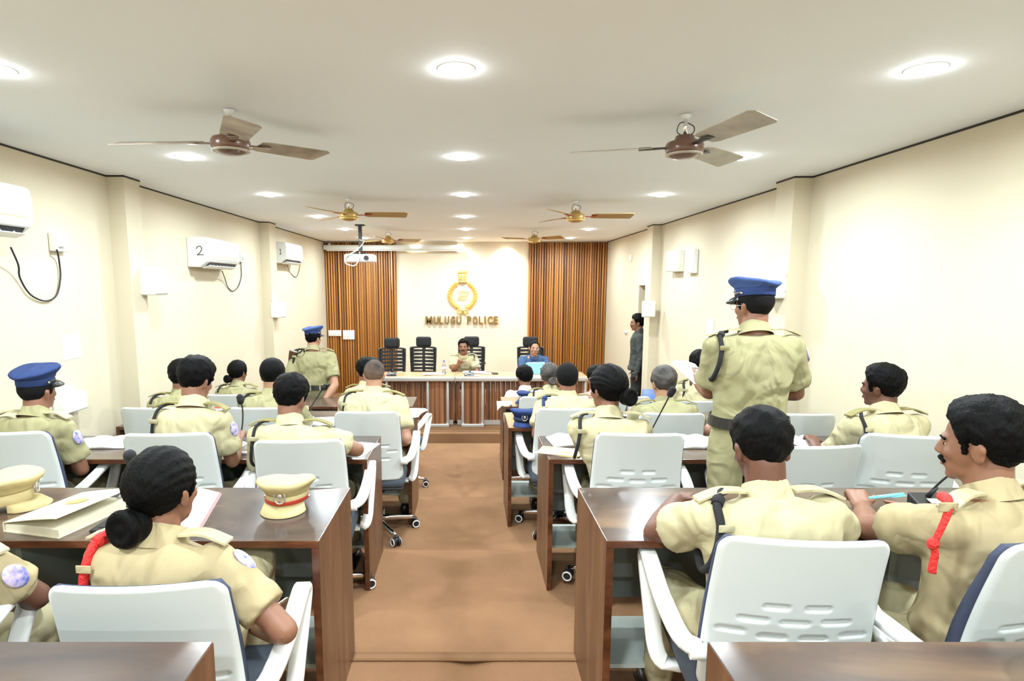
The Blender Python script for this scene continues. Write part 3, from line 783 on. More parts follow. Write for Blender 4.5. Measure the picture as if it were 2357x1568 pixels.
# row 3
chair_at(340, 938, 3.98, F3, 'white office chair beside the left pillar in the fourth row', .0)
chair_at(590, 938, 3.98, F3, 'white office chair of the cropped haired man with the green khaki shirt', .0)
chair_at(842, 939, 3.85, F3, 'white office chair of the grey haired man beside the aisle', .03)
chair_at(1309, 941, 3.95, F3, 'white office chair of the closely cropped man right of the aisle', .0)
chair_at(1552, 953, 3.80, F3, 'white office chair of the greying man behind the microphone', -.05)
chair(2.18, 4.1, F3, 'white office chair hidden behind the standing officer', -.1)
# row 4
chair_at(518, 895, 5.35, F4, 'white office chair of the woman with the bun beside the far left pillar', .0)
chair(-.72, 5.62, F4, 'white office chair turned into the aisle beyond the grey haired man', -.25)
chair_at(1252, 908, 5.25, F4, 'white office chair of the grey haired woman with the bun', .0)
chair_at(1446, 908, 5.25, F4, 'white office chair beyond the woman with the black shoulder cord', .0)
chair_at(1606, 913, 5.05, F4, 'white office chair left of the standing officer in the farthest row', -.12)
# ================================================================ HEAD TABLE
def head_table(x0, x1, leg_x, label):
    zt = z_(-1.30); zf = z_(FS); H = zt - zf
    y0, y1 = 8.58, 9.12
    r = empty('head_table', label, 'table', ((x0 + x1) / 2, (y0 + y1) / 2, zf), 0, 'head tables on the stage')
    cx, cy = (x0 + x1) / 2, (y0 + y1) / 2; D = y1 - y0
    m = MB(); m.box((0, 0, H - .02), (x1 - x0, D, .03)); m.build('tabletop', M['tabletop'], r)
    m = MB(); m.rbox((0, -D / 2 - .012, H - .032), (x1 - x0 - .004, .028, .064), .008); m.build('front_trim', M['alu'], r)
    m = MB(); n = 26
    for i in range(n):
        w_ = (x1 - x0 - .004) / n; m.rbox((-(x1 - x0) / 2 + .002 + w_ * (i + .5), -.10, (H - .05 + .06) / 2), (w_ * .93, .03, H - .11), .006)
    m.build('front_panel', M['tablewood'], r)
    m = MB(); m.box((0, -.118, .045), (x1 - x0 - .06, .012, .07)); m.build('kick_trim', M['alu'], r)
    for lx in leg_x:
        lx -= cx
        m = MB(); m.loft([[(lx + a_, y_, z) for a_, y_ in [(-.13, -.10)] + [(-.13 + .26 * t, -D / 2 + .06 - .03 * math.sin(PI * t)) for t in [i / 8 for i in range(9)]] + [(.13, -.10)]] for z in (.04, H - .06)], smooth=False)
        g = m.build('curved_leg', M['tablewood'], r)
        for s_ in (-1, 1):
            m = MB(); m.rbox((lx + s_ * .145, -D / 2 + .12, (H - .06) / 2), (.042, .16, H - .065), .018); m.build('leg_post', M['alu'], g)
        m = MB(); m.rbox((lx, -D / 2 + .10, .025), (.33, .18, .05), .008); m.build('foot_plate', M['alu'], g)
    return r
xa = W(1047, 868, 8.56).x
head_table(xa - 1.30, xa - .0015, [W(1007, 930, 8.56).x, xa - 1.14], 'orange wood head table with silver edge, left half')
head_table(xa + .0015, xa + 1.92, [W(1088, 930, 8.56).x, xa + 1.75], 'orange wood head table with silver edge, right half before the officer')
# ================================================================ BLACK HIGH-BACK CHAIRS
def make_black_chair():
    r = empty('high_back_chair', '', 'chair', (0, 0, 0), 0, 'black high back mesh chairs')
    m = MB(); P = [(-.20, .50), (-.235, .78), (-.245, 1.05), (-.225, 1.09), (0, 1.10), (.225, 1.09), (.245, 1.05), (.235, .78), (.20, .50), (0, .49)]
    m.tube([(x * .92, -.24 + .05 * (x / .24) ** 2 - .06 * (z - .5), z) for x, z in P], .017, 8, closed=True, res=4); m.build('back_frame', M['black'], r)
    m = MB(); m.box((0, -.262, .80), (.05, .018, .58))
    for s_ in (-1, 1): m.box((s_ * .20, -.25, .80), (.045, .012, .56))
    for k in range(9):
        zz = .545 + k * .062
        for s_ in (-1, 1):
            m.loft([[(x, -.255 + .045 * (x / .24) ** 2 - .06 * (zz - .5) + .03, zz + q * h) for q in (-1, 1)] + [(x, -.262 + .045 * (x / .24) ** 2 - .06 * (zz - .5) + .03, zz + q * h) for q in (1, -1)] for x, h in ((s_ * .02, .018), (s_ * .20, .0255))], smooth=False)
    m.build('back_slats', M['blackm'], r)
    m = MB(); m.rbox((0, -.27, 1.192), (.275, .09, .175), .05, seg=5); hr = m.build('headrest', M['blackcloth'], r)
    m = MB(); m.box((0, -.285, 1.09), (.06, .02, .14)); m.build('headrest_post', M['black'], hr)
    m = MB(); m.rbox((0, 0, .46), (.50, .48, .09), .04, seg=3); m.build('seat_cushion', M['blackcloth'], r)
    m = MB(); m.tube([(0, -.08, .40), (0, -.26, .40), (0, -.30, .52), (0, -.29, .72)], .025, 8); m.box((0, 0, .40), (.2, .26, .05)); m.build('back_spine', M['black'], r)
    for s_ in (-1, 1):
        m = MB(); m.tube([(s_ * .20, .0, .40), (s_ * .29, .0, .42), (s_ * .30, .0, .64)], .014, 8); m.rbox((s_ * .30, .02, .665), (.085, .27, .03), .012); m.build('armrest', M['black'], r)
    m = MB(); m.cyl((0, 0, .08), (0, 0, .40), .025); m.build('gas_column', M['black'], r)
    for k in range(5):
        a = 2 * PI * k / 5; d_ = Vector((math.cos(a), math.sin(a), 0))
        m = MB(); m.cyl(d_ * .02 + Vector((0, 0, .10)), d_ * .30 + Vector((0, 0, .075)), .022, .013); m.ell(d_ * .30 + Vector((0, 0, .03)), .03, sub=2); m.build('base_leg', M['black'], r)
    return r
B0 = make_black_chair(); B0.scale = (.93, .93, .95)
def bchair(u, v, y, label, rz, first=False, fl=FS, dz=0):
    p = W(u, v, y)
    loc = (p.x, y - .25, p.z - 1.275)
    if first: B0.location = loc; B0.rotation_euler = (0, 0, rz); B0['label'] = label; B0.location.z = z_(fl) + dz
    else: dup(B0, (loc[0], loc[1], z_(fl) + dz), rz, label)
bchair(906, 778, 9.75, 'empty black high back chair farthest left behind the head table', PI + .12, True)
bchair(971, 787, 9.95, 'empty black high back chair second from the left, beside the speaking officer', PI - .12)
bchair(1087, 787, 10.0, 'black high back chair behind the speaking officer', PI + .05)
bchair(1221, 783, 9.95, 'black high back chair behind the man in the blue shirt', PI)
dup(B0, (-1.36, 6.95, z_(F5)), PI / 2 + .5, 'black office chair turned sideways beyond the grey haired man')
# ================================================================ PEOPLE
UP = Vector((0, 0, 1))
def lerp(a, b, t): return a + (b - a) * t
def hand(m, Wr, d, n, th, curl=.5, k=1.0, spread=.0):
    """palm, four fingers and a thumb; d forward, n back of hand, th towards the thumb"""
    d = d.normalized(); th = (th - d * th.dot(d)).normalized(); n2 = d.cross(th)
    if n2.dot(n) < 0: n2 = -n2
    n = n2
    for i in range(4):
        o = th * (.027 - .018 * i) * k
        m.cap(Wr + o * .75 + d * .008 * k, Wr + o + d * .080 * k, .0145 * k, .0125 * k)
    L = [.070, .078, .073, .058]
    for i in range(4):
        o = th * (.030 - .0195 * i) * k
        p = Wr + o + d * .082 * k; dd = (d + th * (1.5 - i) * spread).normalized(); ax = dd.cross(n)
        r = .0088 * k
        for j, f in enumerate((.45, .30, .25)):
            dd = dd.copy(); dd.rotate(Quaternion(ax, -curl * (1.0, 1.1, .7)[j] * (1 + .08 * i)))
            q_ = p + dd * L[i] * f * k; m.cap(p, q_, r, r * .92); p = q_; r *= .92
    p = Wr + d * .022 * k + th * .026 * k; dd = (d * .75 + th * .75 - n * .25).normalized()
    for j, (l, r) in enumerate(((.038, .0125), (.030, .0105), (.024, .0092))):
        q_ = p + dd * l * k; m.cap(p, q_, r * k, r * .92 * k); p = q_
        dd = (dd * .8 + d * .35 - n * curl * .35).normalized()
def head_matrix(c, yaw, pitch, roll):
    return T(c) @ Euler((pitch, roll, yaw), 'XYZ').to_matrix().to_4x4() if False else T(c) @ Matrix.Rotation(yaw, 4, 'Z') @ Matrix.Rotation(-pitch, 4, 'X') @ Matrix.Rotation(roll, 4, 'Y')
def head_shapes(m, k=1.0, fem=False):
    # face along +y, centre between the ears
    m.ell((0, -.012, .030), (.0745 * k, .094 * k, .088 * k))
    m.ell((0, .028, -.010), (.064 * k, .062 * k, .080 * k))
    m.ell((0, .030, -.058), (.050 * k, .056 * k, .052 * k))
    m.ell((0, .066, -.090), (.023, .020, .018))
    m.ell((0, .078, .024), (.046, .014, .012))                        # brow
    for s_ in (-1, 1):
        m.ell((s_ * .038, .062, -.020), (.020, .020, .020))           # cheek
        m.ell((s_ * .074, -.006, -.010), (.011, .019, .033), Euler((-.15, 0, s_ * .35)).to_matrix())   # ear
        m.ell((s_ * .0805, -.013, .003), (.0095, .016, .020), Euler((-.15, 0, s_ * .5)).to_matrix())
        m.ell((s_ * .011, .092, -.026), (.009, .010, .008))           # nostrils
    m.cap((0, .084, .018), (0, .101, -.020), .0075, .0115)            # nose
    m.ell((0, .084, -.052), (.023, .010, .0065)); m.ell((0, .082, -.062), (.019, .010, .0065))
def hair_mesh(Mx, style, seed, k=1.0):
    bm = bmesh.new()
    bmesh.ops.create_icosphere(bm, subdivisions=5, radius=1)
    rnd = Vector((seed * 3.1, seed * 1.7, seed * .9))
    crop = style in ('crop', 'fade')
    fem = style in ('bun', 'sidebun')
    for v in bm.verts:
        n = v.co.normalized()
        # head radius in this direction: skull ellipsoid about (0,-.012,.03)
        rx, ry, rz = .0745 * k, .094 * k, .088 * k
        base = 1 / math.sqrt((n.x / rx) ** 2 + (n.y / ry) ** 2 + (n.z / rz) ** 2)
        p = n * base
        y, z = p.y - .012, p.z + .03
        ax = abs(p.x)
        # hairline height
        if y > .055: hl = .070 + (.012 if style == 'bald' else 0)
        elif y > .030: hl = .010 + (y - .030) / .025 * .060
        elif y > .014: hl = -.020
        elif y > -.02: hl = -.012 + (y + .02) / .032 * .032
        else: hl = -.080 + max(0, (y + .055)) / .035 * .068
        if fem and y < .01: hl -= .012
        inside = max(0, min(1, (z - hl) / (.012 if not crop else .02) + .5))
        t = {'thick': .023, 'thicktop': .030, 'short': .014, 'crop': .006, 'fade': .012, 'bun': .012, 'sidebun': .015, 'bald': .005, 'wavy': .026}[style]
        topf = max(0, min(1, (z - .01) / .08))
        if style in ('thicktop', 'short', 'fade', 'thick', 'wavy'): t = t * (.45 + .75 * topf)
        if style == 'bald': t = t * (1 - .8 * topf)
        if y < -.03 and z < .0: t *= .75
        nz = noise.fractal((n * 3.0 + rnd), 1.0, 2.2, 3) * (.006 if not fem else .0025)
        if style in ('thick', 'thicktop', 'wavy'): nz += noise.noise(n * 11 + rnd) * .0042 + noise.noise(n * 26 + rnd) * .0022
        if crop or style == 'bald': nz *= .25
        if fem: nz += .0016 * math.sin(26 * math.atan2(n.x, n.z + .4))
        ramp = max(0, min(1, (z - hl + .006) / (.050 if not (crop or fem) else .03))) ** .6
        rr = base + (t * ramp + nz * ramp + .0035) * inside - .010 * (1 - inside)
        if z < .0 and inside > 0 and y < 0: rr *= 1.0
        v.co = n * rr + Vector((0, -.012, .03))
    for f in bm.faces: f.smooth = True
    bm.transform(Mx)
    return bm
def cap_parts(Mx, parent, top_m, band_m, visor_m, badge=False, strap=None, k=1.0, tilt=0.0, name='cap', base=None):
    """peaked officer's cap; rim plane at z=0, front is +y.  Mx places it"""
    X = Mx @ S(k)
    def ringp(rx, ry, z, dz=0, n=40, off=0):
        return [(rx * math.cos(a), off + ry * math.sin(a), z + dz * math.sin(a)) for a in [2 * PI * j / n for j in range(n)]]
    m = MB(X); m.loft([ringp(.083, .102, 0), ringp(.0845, .1035, .002), ringp(.0855, .1045, .046), ringp(.083, .102, .048)]); b = m.build('cap_band', band_m, parent, base=base)
    m = MB(X)
    rr = [ringp(.084, .103, .036), ringp(.090, .110, .046, .004), ringp(.103, .124, .060, .010, off=.004), ringp(.113, .134, .071, .015, off=.006), ringp(.116, .137, .079, .017, off=.006), ringp(.111, .131, .087, .018, off=.006), ringp(.088, .104, .092, .015, off=.006), ringp(.045, .055, .091, .010, off=.004), ringp(.004, .005, .090)]
    for r_ in rr[2:7]:
        for i, p in enumerate(r_):
            a = 2 * PI * i / 40; r_[i] = (p[0], p[1], p[2] + .006 * math.cos(2 * a) + .002 * math.sin(5 * a))
    m.loft(rr, caps=True); m.build('crown', top_m, parent, base=base)
    m = MB(X); rings = []
    for j in range(17):
        a = math.radians(22 + 136 * j / 16)
        e = math.sin((j / 16) * PI) ** .6 * .058
        xi, yi = .083 * math.cos(a), .102 * math.sin(a)
        rings.append([(xi, yi, .004), (xi + math.cos(a) * e * .5, yi + math.sin(a) * e * .55, -.004), (xi + math.cos(a) * e * .9, yi + math.sin(a) * e, -.024), (xi + math.cos(a) * e * .88, yi + math.sin(a) * e * .98, -.027), (xi + math.cos(a) * e * .45, yi + math.sin(a) * e * .5, -.007), (xi * .985, yi * .985, .001)])
    m.loft(rings); m.build('visor', visor_m, parent, base=base)
    if strap is not None:
        m = MB(X); m.loft([ringp(.0865, .1055, .006)[0:21], ringp(.088, .107, .008)[0:21], ringp(.088, .107, .020)[0:21], ringp(.0865, .1055, .022)[0:21]], caps=False); m.build('cap_strap', strap, parent, base=base)
        m = MB(X)
        for s_ in (-1, 1): m.ell((s_ * .088, .008, .014), (.006, .007, .007), sub=2)
        m.build('strap_button', M['silver'], parent, base=base)
    if badge:
        m = MB(X); m.tube([(.021 * math.cos(a), .115 + .003, .046 + .026 * math.sin(a)) for a in [2 * PI * j / 16 for j in range(16)]], .0035, 6, closed=True, res=1)
        m.ell((0, .117, .046), (.010, .004, .015), sub=2); m.ell((0, .119, .080), (.008, .004, .010), sub=2)
        m.build('cap_badge', M['silver'], parent, base=base)
def person(name, label, hc, fl, face=0.0, hyaw=None, hpitch=.15, hroll=0.0, pelvis=None, lean=.12, hair='thick', hairm=None, hk=1.0, shirt='khaki', trouser='khaki', skin='skin1', sit=True, vox=.0085, seed=1, fem=False, EL=None, ER=None, HL=None, HR=None, dt=None, cap=None, bun=None, cord=None, eps=True, epm='khaki', patch=False, longs=False, untuck=False, mous=False, glasses=False, belt=None, wide=1.0, handd=None, curl=.6, knees=None, cordr=.008, cordside=-1, cfront=False, slv=.74, group=None, dis=.012):
    hc = Vector(hc); floor = z_(fl)
    fw = Vector((-math.sin(face), math.cos(face), 0)); rt = Vector((math.cos(face), math.sin(face), 0))
    hyaw = face if hyaw is None else hyaw
    Mh = head_matrix(hc, hyaw, hpitch, hroll)
    hf = (Mh.to_3x3() @ Vector((0, 1, 0))).normalized(); hu = (Mh.to_3x3() @ Vector((0, 0, 1))).normalized()
    N = hc - UP * (.132 * min(1, hk + .02)) - fw * (.028 + .05 * max(0, hpitch))
    if pelvis is None and sit:
        cs = sorted((abs(c[0] - hc.x) + abs(c[1] - .1 - hc.y), c) for c in CHS if abs(c[3] - fl) < .01)
        if cs and cs[0][0] < .75:
            c = cs[0][1]; bk_ = Vector((math.sin(c[2]), -math.cos(c[2]), 0)) * .055
            pelvis = (c[0] * .8 + hc.x * .2 + bk_.x, c[1] + bk_.y, floor + .555)
    if pelvis is None:
        if sit: P = Vector((hc.x, hc.y, floor + .555)) - fw * (lean + .03)
        else: P = Vector((N.x, N.y, floor + (N.z - floor) * .655)) - fw * lean
    else: P = Vector(pelvis)
    root = empty(name, label, 'person', (P.x, P.y, floor), group=group, world=True)
    sc_ = (.90 if fem else 1.0) * wide
    # spine
    C = lerp(P, N, .55) - fw * (.055 if sit else .0)
    def sp_(t): return P * (1 - t) ** 2 + C * 2 * t * (1 - t) + N * t * t
    def spt(t): return ((C - P) * (1 - t) + (N - C) * t).normalized()
    TR = [(-.06, .150, .105), (0, .168, .112), (.12, .160, .106), (.25, .152, .102), (.42, .158, .106), (.60, .174, .112), (.74, .184, .110), (.83, .186, .100), (.89, .170, .090), (.94, .134, .078), (.975, .098, .070), (1.0, .070, .062)]
    def ringt(t, a, b, k=1.0, n=28, ex=0):
        c = sp_(t); tg = spt(max(0, min(1, t))); bd = tg.cross(rt) * -1
        bd = rt.cross(tg) * -1 if False else (fw - tg * fw.dot(tg)).normalized()
        out = []
        for j in range(n):
            q_ = 2 * PI * j / n; cx, sy = math.cos(q_), math.sin(q_)
            e = 2.4; cx = math.copysign(abs(cx) ** (2 / e), cx); sy = math.copysign(abs(sy) ** (2 / e), sy)
            out.append(c + rt * cx * (a * k * sc_ + ex) + bd * sy * (b * k + ex))
        return out
    sh = sp_(.86)
    J = {s_: sh + rt * s_ * .168 * sc_ - UP * .012 for s_ in (-1, 1)}
    dtz = z_(dt) if dt is not None else floor + .72
    E = {}; Hd = {}
    for s_, e_, h_ in ((-1, EL, HL), (1, ER, HR)):
        if e_ is None:
            if sit:
                e_ = J[s_] + rt * s_ * .05 + fw * .13 - UP * .235
                if e_.z < dtz + .03 and dt is not None and e_.y > 0: pass
            else: e_ = J[s_] + rt * s_ * .06 - UP * .29 - fw * .03
        if h_ is None:
            if sit:
                h_ = e_ + fw * .21 - rt * s_ * .09; h_.z = max(dtz + .035, e_.z - .1)
            else: h_ = e_ - UP * .24 + fw * .06
        e_ = Vector(e_); h_ = Vector(h_)
        # keep limb lengths human
        d_ = e_ - J[s_]
        if d_.length > .33: e_ = J[s_] + d_.normalized() * .33
        d_ = h_ - e_
        if d_.length > .27: h_ = e_ + d_.normalized() * .27
        E[s_] = e_; Hd[s_] = h_
    # ---- body, one surface
    m = MB()
    m.loft([ringt(t, a, b, .86, 20) for t, a, b in TR])
    m.cap(N - UP * .02, hc - hu * .045 - hf * .018, .060 * (.88 if fem else 1), .056 * (.88 if fem else 1), sub=3)
    hm = MB(Mh @ S(hk)); head_shapes(hm, 1.0, fem); m._merge(hm.bm)
    for s_ in (-1, 1):
        m.cap(J[s_], E[s_], .046 * sc_, .038 * sc_); m.cap(E[s_], lerp(E[s_], Hd[s_], .35), .039 * sc_, .040 * sc_); m.cap(lerp(E[s_], Hd[s_], .35), Hd[s_], .040 * sc_, .0265)
        d_ = (Hd[s_] - E[s_]).normalized()
        if handd and s_ in handd: dd, nn, tt, cu_ = handd[s_]
        else:
            dd = d_; nn = UP if sit else rt * s_; tt = -rt * s_ if sit else fw; cu_ = curl
            if sit: dd = Vector((d_.x, d_.y, max(-.15, d_.z))).normalized()
        hand(m, Hd[s_], Vector(dd), Vector(nn), Vector(tt), cu_, .95 if not fem else .86)
    # legs
    hip = {s_: P + rt * s_ * .088 * sc_ - UP * (.02 if sit else .04) for s_ in (-1, 1)}
    K = {}; A = {}
    for s_ in (-1, 1):
        if sit:
            K[s_] = Vector(knees[s_]) if knees and s_ in knees else hip[s_] + fw * .40 + rt * s_ * .05 - UP * .03
            A[s_] = Vector((K[s_].x, K[s_].y, floor + .09)) + fw * .03
            if knees and s_ in knees: A[s_] = K[s_] + (hip[-s_] + fw * .45 - K[s_]).normalized() * .05 - UP * .36
        else:
            K[s_] = hip[s_] + rt * s_ * .01 + fw * .01 - UP * (hip[s_].z - floor) * .50; A[s_] = Vector((K[s_].x, K[s_].y - .0, floor + .09)) - fw * .03
        m.cap(hip[s_], K[s_], .070, .050); m.cap(K[s_], A[s_], .050, .034)
        m.cap(A[s_], A[s_] + fw * .12 - UP * .05, .034, .025)
    body = m.build('body', M[skin], root, mods=[('REMESH', dict(mode='VOXEL', voxel_size=vox, use_smooth_shade=True)), ('SMOOTH', dict(factor=.5, iterations=3))])
    # ---- trousers
    m = MB()
    m.loft([ringt(t, a, b, 1.0, 20) for t, a, b in ((-.12, .12, .10), (-.06, .155, .108), (0, .170, .114), (.10, .165, .112), (.17, .156, .106))])
    for s_ in (-1, 1):
        m.cap(hip[s_], K[s_], .092, .070, sub=3); m.cap(K[s_], lerp(K[s_], A[s_], .9), .070, .058, sub=3)
    m.build('trousers', M[trouser], root, mods=[('REMESH', dict(mode='VOXEL', voxel_size=.016, use_smooth_shade=True)), ('SMOOTH', dict(factor=.5, iterations=6)), ('DISPLACE', dict(texture=clouds(.10), strength=.022, mid_level=.5)), ('SMOOTH', dict(factor=.5, iterations=2))])
    for s_ in (-1, 1):
        m = MB(basis(rt, fw, UP, (A[s_].x, A[s_].y, A[s_].z - .09)))
        m.ell((0, .07, .035), (.044, .115, .035)); m.ell((0, -.02, .05), (.038, .045, .048)); m.box((0, .055, .008), (.07, .23, .016)); m.build('shoe', M['leather'], root)
    # ---- shirt
    m = MB()
    t0 = 0.06 if not untuck else -.18
    rings = [ringt(t0, .154, .104, 1.02)] if not untuck else [ringt(-.18, .185, .14, 1.0), ringt(-.06, .18, .138, 1.0)]
    m.loft(rings + [ringt(t, a, b, 1.04, ex=.004) for t, a, b in TR if t > t0 + .02 and t < .97] + [ringt(.985, .074, .068, 1.0)])
    for s_ in (-1, 1):
        if longs:
            m.cap(J[s_], E[s_], .066 * sc_, .054 * sc_, sub=3); m.cap(E[s_], lerp(E[s_], Hd[s_], .88), .054 * sc_, .042, sub=3)
        else:
            e = lerp(J[s_], E[s_], slv)
            m.cap(J[s_], lerp(J[s_], E[s_], slv * .75), .064 * sc_, .062 * sc_, sub=3)
            m.cyl(lerp(J[s_], E[s_], .2), e, .066 * sc_, .066 * sc_, 24)
            m.cyl(lerp(J[s_], E[s_], slv - .20), e, .072 * sc_, .0715 * sc_, 28)
    m.build('shirt', M[shirt], root, mods=[('REMESH', dict(mode='VOXEL', voxel_size=.0085 if vox < .008 else .011, use_smooth_shade=True)), ('SMOOTH', dict(factor=.5, iterations=9)), ('DISPLACE', dict(texture=clouds(.17), strength=dis * 1.5, mid_level=.5)), ('DISPLACE', dict(texture=clouds(.07), strength=dis * .5, mid_level=.5)), ('SMOOTH', dict(factor=.4, iterations=1))])
    # ---- collar
    m = MB(); cc = N + UP * .012; tg = (hc - hu * .06 - N).normalized(); rings = []
    bd = (fw - tg * fw.dot(tg)).normalized(); rd = tg.cross(bd)
    if rd.dot(rt) < 0: rd = -rd
    for h_, k_ in ((-.030, 1.28), (-.012, 1.16), (.022, 1.0), (.026, .97), (.018, .94), (-.02, 1.02)):
        rings.append([cc + tg * (h_ - .012 * math.sin(q_) * (1 if h_ > 0 else 0)) + rd * math.cos(q_) * .066 * k_ + bd * (math.sin(q_) * .064 * k_ + .004) for q_ in [2 * PI * j / 28 for j in range(28)]])
    m.loft(rings, caps=False); m.build('collar', M[shirt], root)
    # ---- shoulder straps
    if eps:
        for s_ in (-1, 1):
            a = lerp(N, J[s_], .42) + UP * .046; b = J[s_] + rt * s_ * .045 + UP * .062
            mid = (a + b) / 2 + UP * .014; PP = smooth_path([a, mid, b], 5); rr = []
            for p_ in PP: rr.append([p_ + fw * x + UP * y for x, y in ((-.024, -.003), (.024, -.003), (.024, .004), (-.024, .004))])
            m = MB(); m.loft(rr, smooth=False); m.build('shoulder_strap', M[epm], root)
    if patch:
        for s_ in ((patch,) if patch in (-1, 1) and patch is not True else (-1, 1)):
            ax = (E[s_] - J[s_]).normalized(); o_ = (rt * s_ - ax * ax.dot(rt * s_)).normalized(); q2 = ax.cross(o_)
            m = MB(basis(q2, o_, -ax, lerp(J[s_], E[s_], .22) + o_ * .066 * sc_)); m.ell((0, 0, 0), (.030, .009, .040)); m.build('shoulder_patch', M['patchb'], root)
    # ---- cord
    if cord:
        s_ = cordside; j = J[s_]; bk = fw if cfront else -fw
        tg = spt(.8)
        pts = [lerp(N, j, .70) + UP * .058 + fw * .02, lerp(N, j, .85) + UP * .070 - fw * .005, j + rt * s_ * .0 + UP * .060 + bk * .042, j + rt * s_ * .004 + UP * .010 + bk * .080, j + rt * s_ * .012 - UP * .055 + bk * .086, j + rt * s_ * .022 - UP * .115 + bk * .066, j + rt * s_ * .02 - UP * .150 + bk * .01, j + rt * s_ * .0 - UP * .125 + fw * .07]
        m = MB(); m.tube(pts, cordr, 10); g = m.build('shoulder_cord', M[cord], root)
        if cordr > .01:
            m = MB(); m.cyl(lerp(pts[1], pts[2], .5), pts[2], cordr * 1.5, cordr * 1.35); m.build('cord_knot', M[cord], g)
        pl = pts[3] + bk * cordr
        m = MB(basis(rt, fw, UP, pl + bk * .006)); m.rbox((.008 * -s_, 0, 0), (.044, .005, .022), .002); m.build('cord_loop', M[shirt], root)
    if belt:
        m = MB(); r0 = ringt(.09, .166, .126, 1.04, 40, ex=.009); r1 = ringt(.185, .160, .120, 1.04, 40, ex=.009); i0 = ringt(.09, .166, .126, 1.04, 40, ex=.004); i1 = ringt(.185, .16, .12, 1.04, 40, ex=.004)
        m.loft([i0, r0, r1, i1], caps=False, smooth=False); b_ = m.build('belt', M['leather'], root)
        m = MB()
        for q_ in (-.07, .0, .1):
            c = (sp_(.137) - fw * .142) + rt * q_; m.rbox(c + fw * (.02 * abs(q_) / .1), (.014, .012, .07), .002)
        m.build('belt_loop', M[trouser], b_)
    # ---- hair
    hm_ = M[hairm or {'crop': 'hairc', 'bald': 'hairb'}.get(hair, 'hair')]
    hb = hair_mesh(Mh @ S(hk), hair, seed)
    mb = MB(); mb.bm.free(); mb.bm = hb
    ho = mb.build('hair', hm_, root)
    if bun:
        bx, by, bz, br = bun
        m = MB(Mh @ S(hk)); m.ell((bx, by, bz), (br, br * .85, br * .92), sub=4); m.tube([(bx + br * .7 * math.cos(q_), by - br * .55, bz + br * .7 * math.sin(q_)) for q_ in [2 * PI * j / 10 for j in range(10)]], br * .34, 8, closed=True, res=3)
        m.build('hair_bun', hm_, root, mods=[('REMESH', dict(mode='VOXEL', voxel_size=.005, use_smooth_shade=True)), ('SMOOTH', dict(factor=.5, iterations=4))])
    # ---- face
    for s_ in (-1, 1):
        m = MB(Mh @ S(hk)); m.ell((s_ * .030, .0690, .004), (.0115, .0100, .0058)); e_ = m.build('eye', M['eyew'], root)
        m = MB(Mh @ S(hk)); m.ell((s_ * .030, .0795, .004), (.0058, .0030, .0058), sub=2); m.build('iris', M['iris'], e_)
        m = MB(Mh @ S(hk)); m.tube([(s_ * .014, .0875, .021), (s_ * .030, .0865, .026), (s_ * .047, .074, .020)], .0038, 6); m.build('eyebrow', M['hair'], root)
    m = MB(Mh @ S(hk)); m.ell((0, .0885, -.0575), (.021, .007, .0085), sub=2); m.build('lips', M['lip'], root)
    if mous:
        m = MB(Mh @ S(hk)); m.tube([(-.027, .080, -.052), (-.012, .094, -.043), (0, .0965, -.042), (.012, .094, -.043), (.027, .080, -.052)], .0052, 8); m.build('moustache', M['hair'], root)
    if glasses:
        m = MB(Mh @ S(hk))
        for s_ in (-1, 1):
            m.tube([(s_ * .032 + .022 * math.cos(q_), .100, .002 + .017 * math.sin(q_)) for q_ in [2 * PI * j / 16 for j in range(16)]], .0013, 6, closed=True, res=1)
            m.tube([(s_ * .054, .099, .006), (s_ * .076, .05, .008), (s_ * .080, -.005, .006)], .0015, 6)
        m.tube([(-.010, .101, .004), (0, .104, .008), (.010, .101, .004)], .0013, 6)
        m.build('spectacles', M['silver'], root)
    if cap:
        top_m, band_m, visor_m, tl_, rl_ = cap
        Mc = Mh @ S(hk) @ T((0, -.012, .052)) @ Matrix.Rotation(tl_, 4, 'X') @ Matrix.Rotation(rl_, 4, 'Y')
        cap_parts(Mc, root, M[top_m], M[band_m], M[visor_m], badge=True, strap=M['leather'], k=1.02)
    return root, dict(J=J, E=E, H=Hd, P=P, N=N, fw=fw, rt=rt)
BC = ('bluecap', 'bluecap', 'leather')
def R_(row): return dict(fl=LV[row][0], dt=LV[row][1])
# ---------------- second row from the camera
# woman with low bun, nearest left
person('person', 'person with a low black bun and red shoulder band, seated nearest on the left', W(378, 1130, 1.66), face=-.10, hyaw=-.27, hpitch=.04, hroll=-.02, lean=.05, hair='bun', bun=(-.022, -.098, -.072, .054), shirt='khakit', skin='skin1', vox=.0065, seed=2, fem=True, hk=0.99, wide=1.06,
       ER=W(655, 1452, 1.53), HR=W(575, 1440, 1.78), HL=W(330, 1395, 1.85), patch=1, cord='redcord', cordr=.013, cordside=-1, knees={1: W(592, 1292, 2.0)}, **R_(1))
# partly visible person at the left edge
person('person', 'person in khaki cut by the left edge with folded arms', W(-90, 1150, 1.72), face=-.15, hyaw=.2, lean=.05, hair='short', shirt='khakit', skin='skin0', slv=.62, vox=.0065, seed=3, ER=W(85, 1372, 1.70), HR=W(25, 1410, 1.95), HL=W(-40, 1360, 1.95), patch=1, **R_(1))
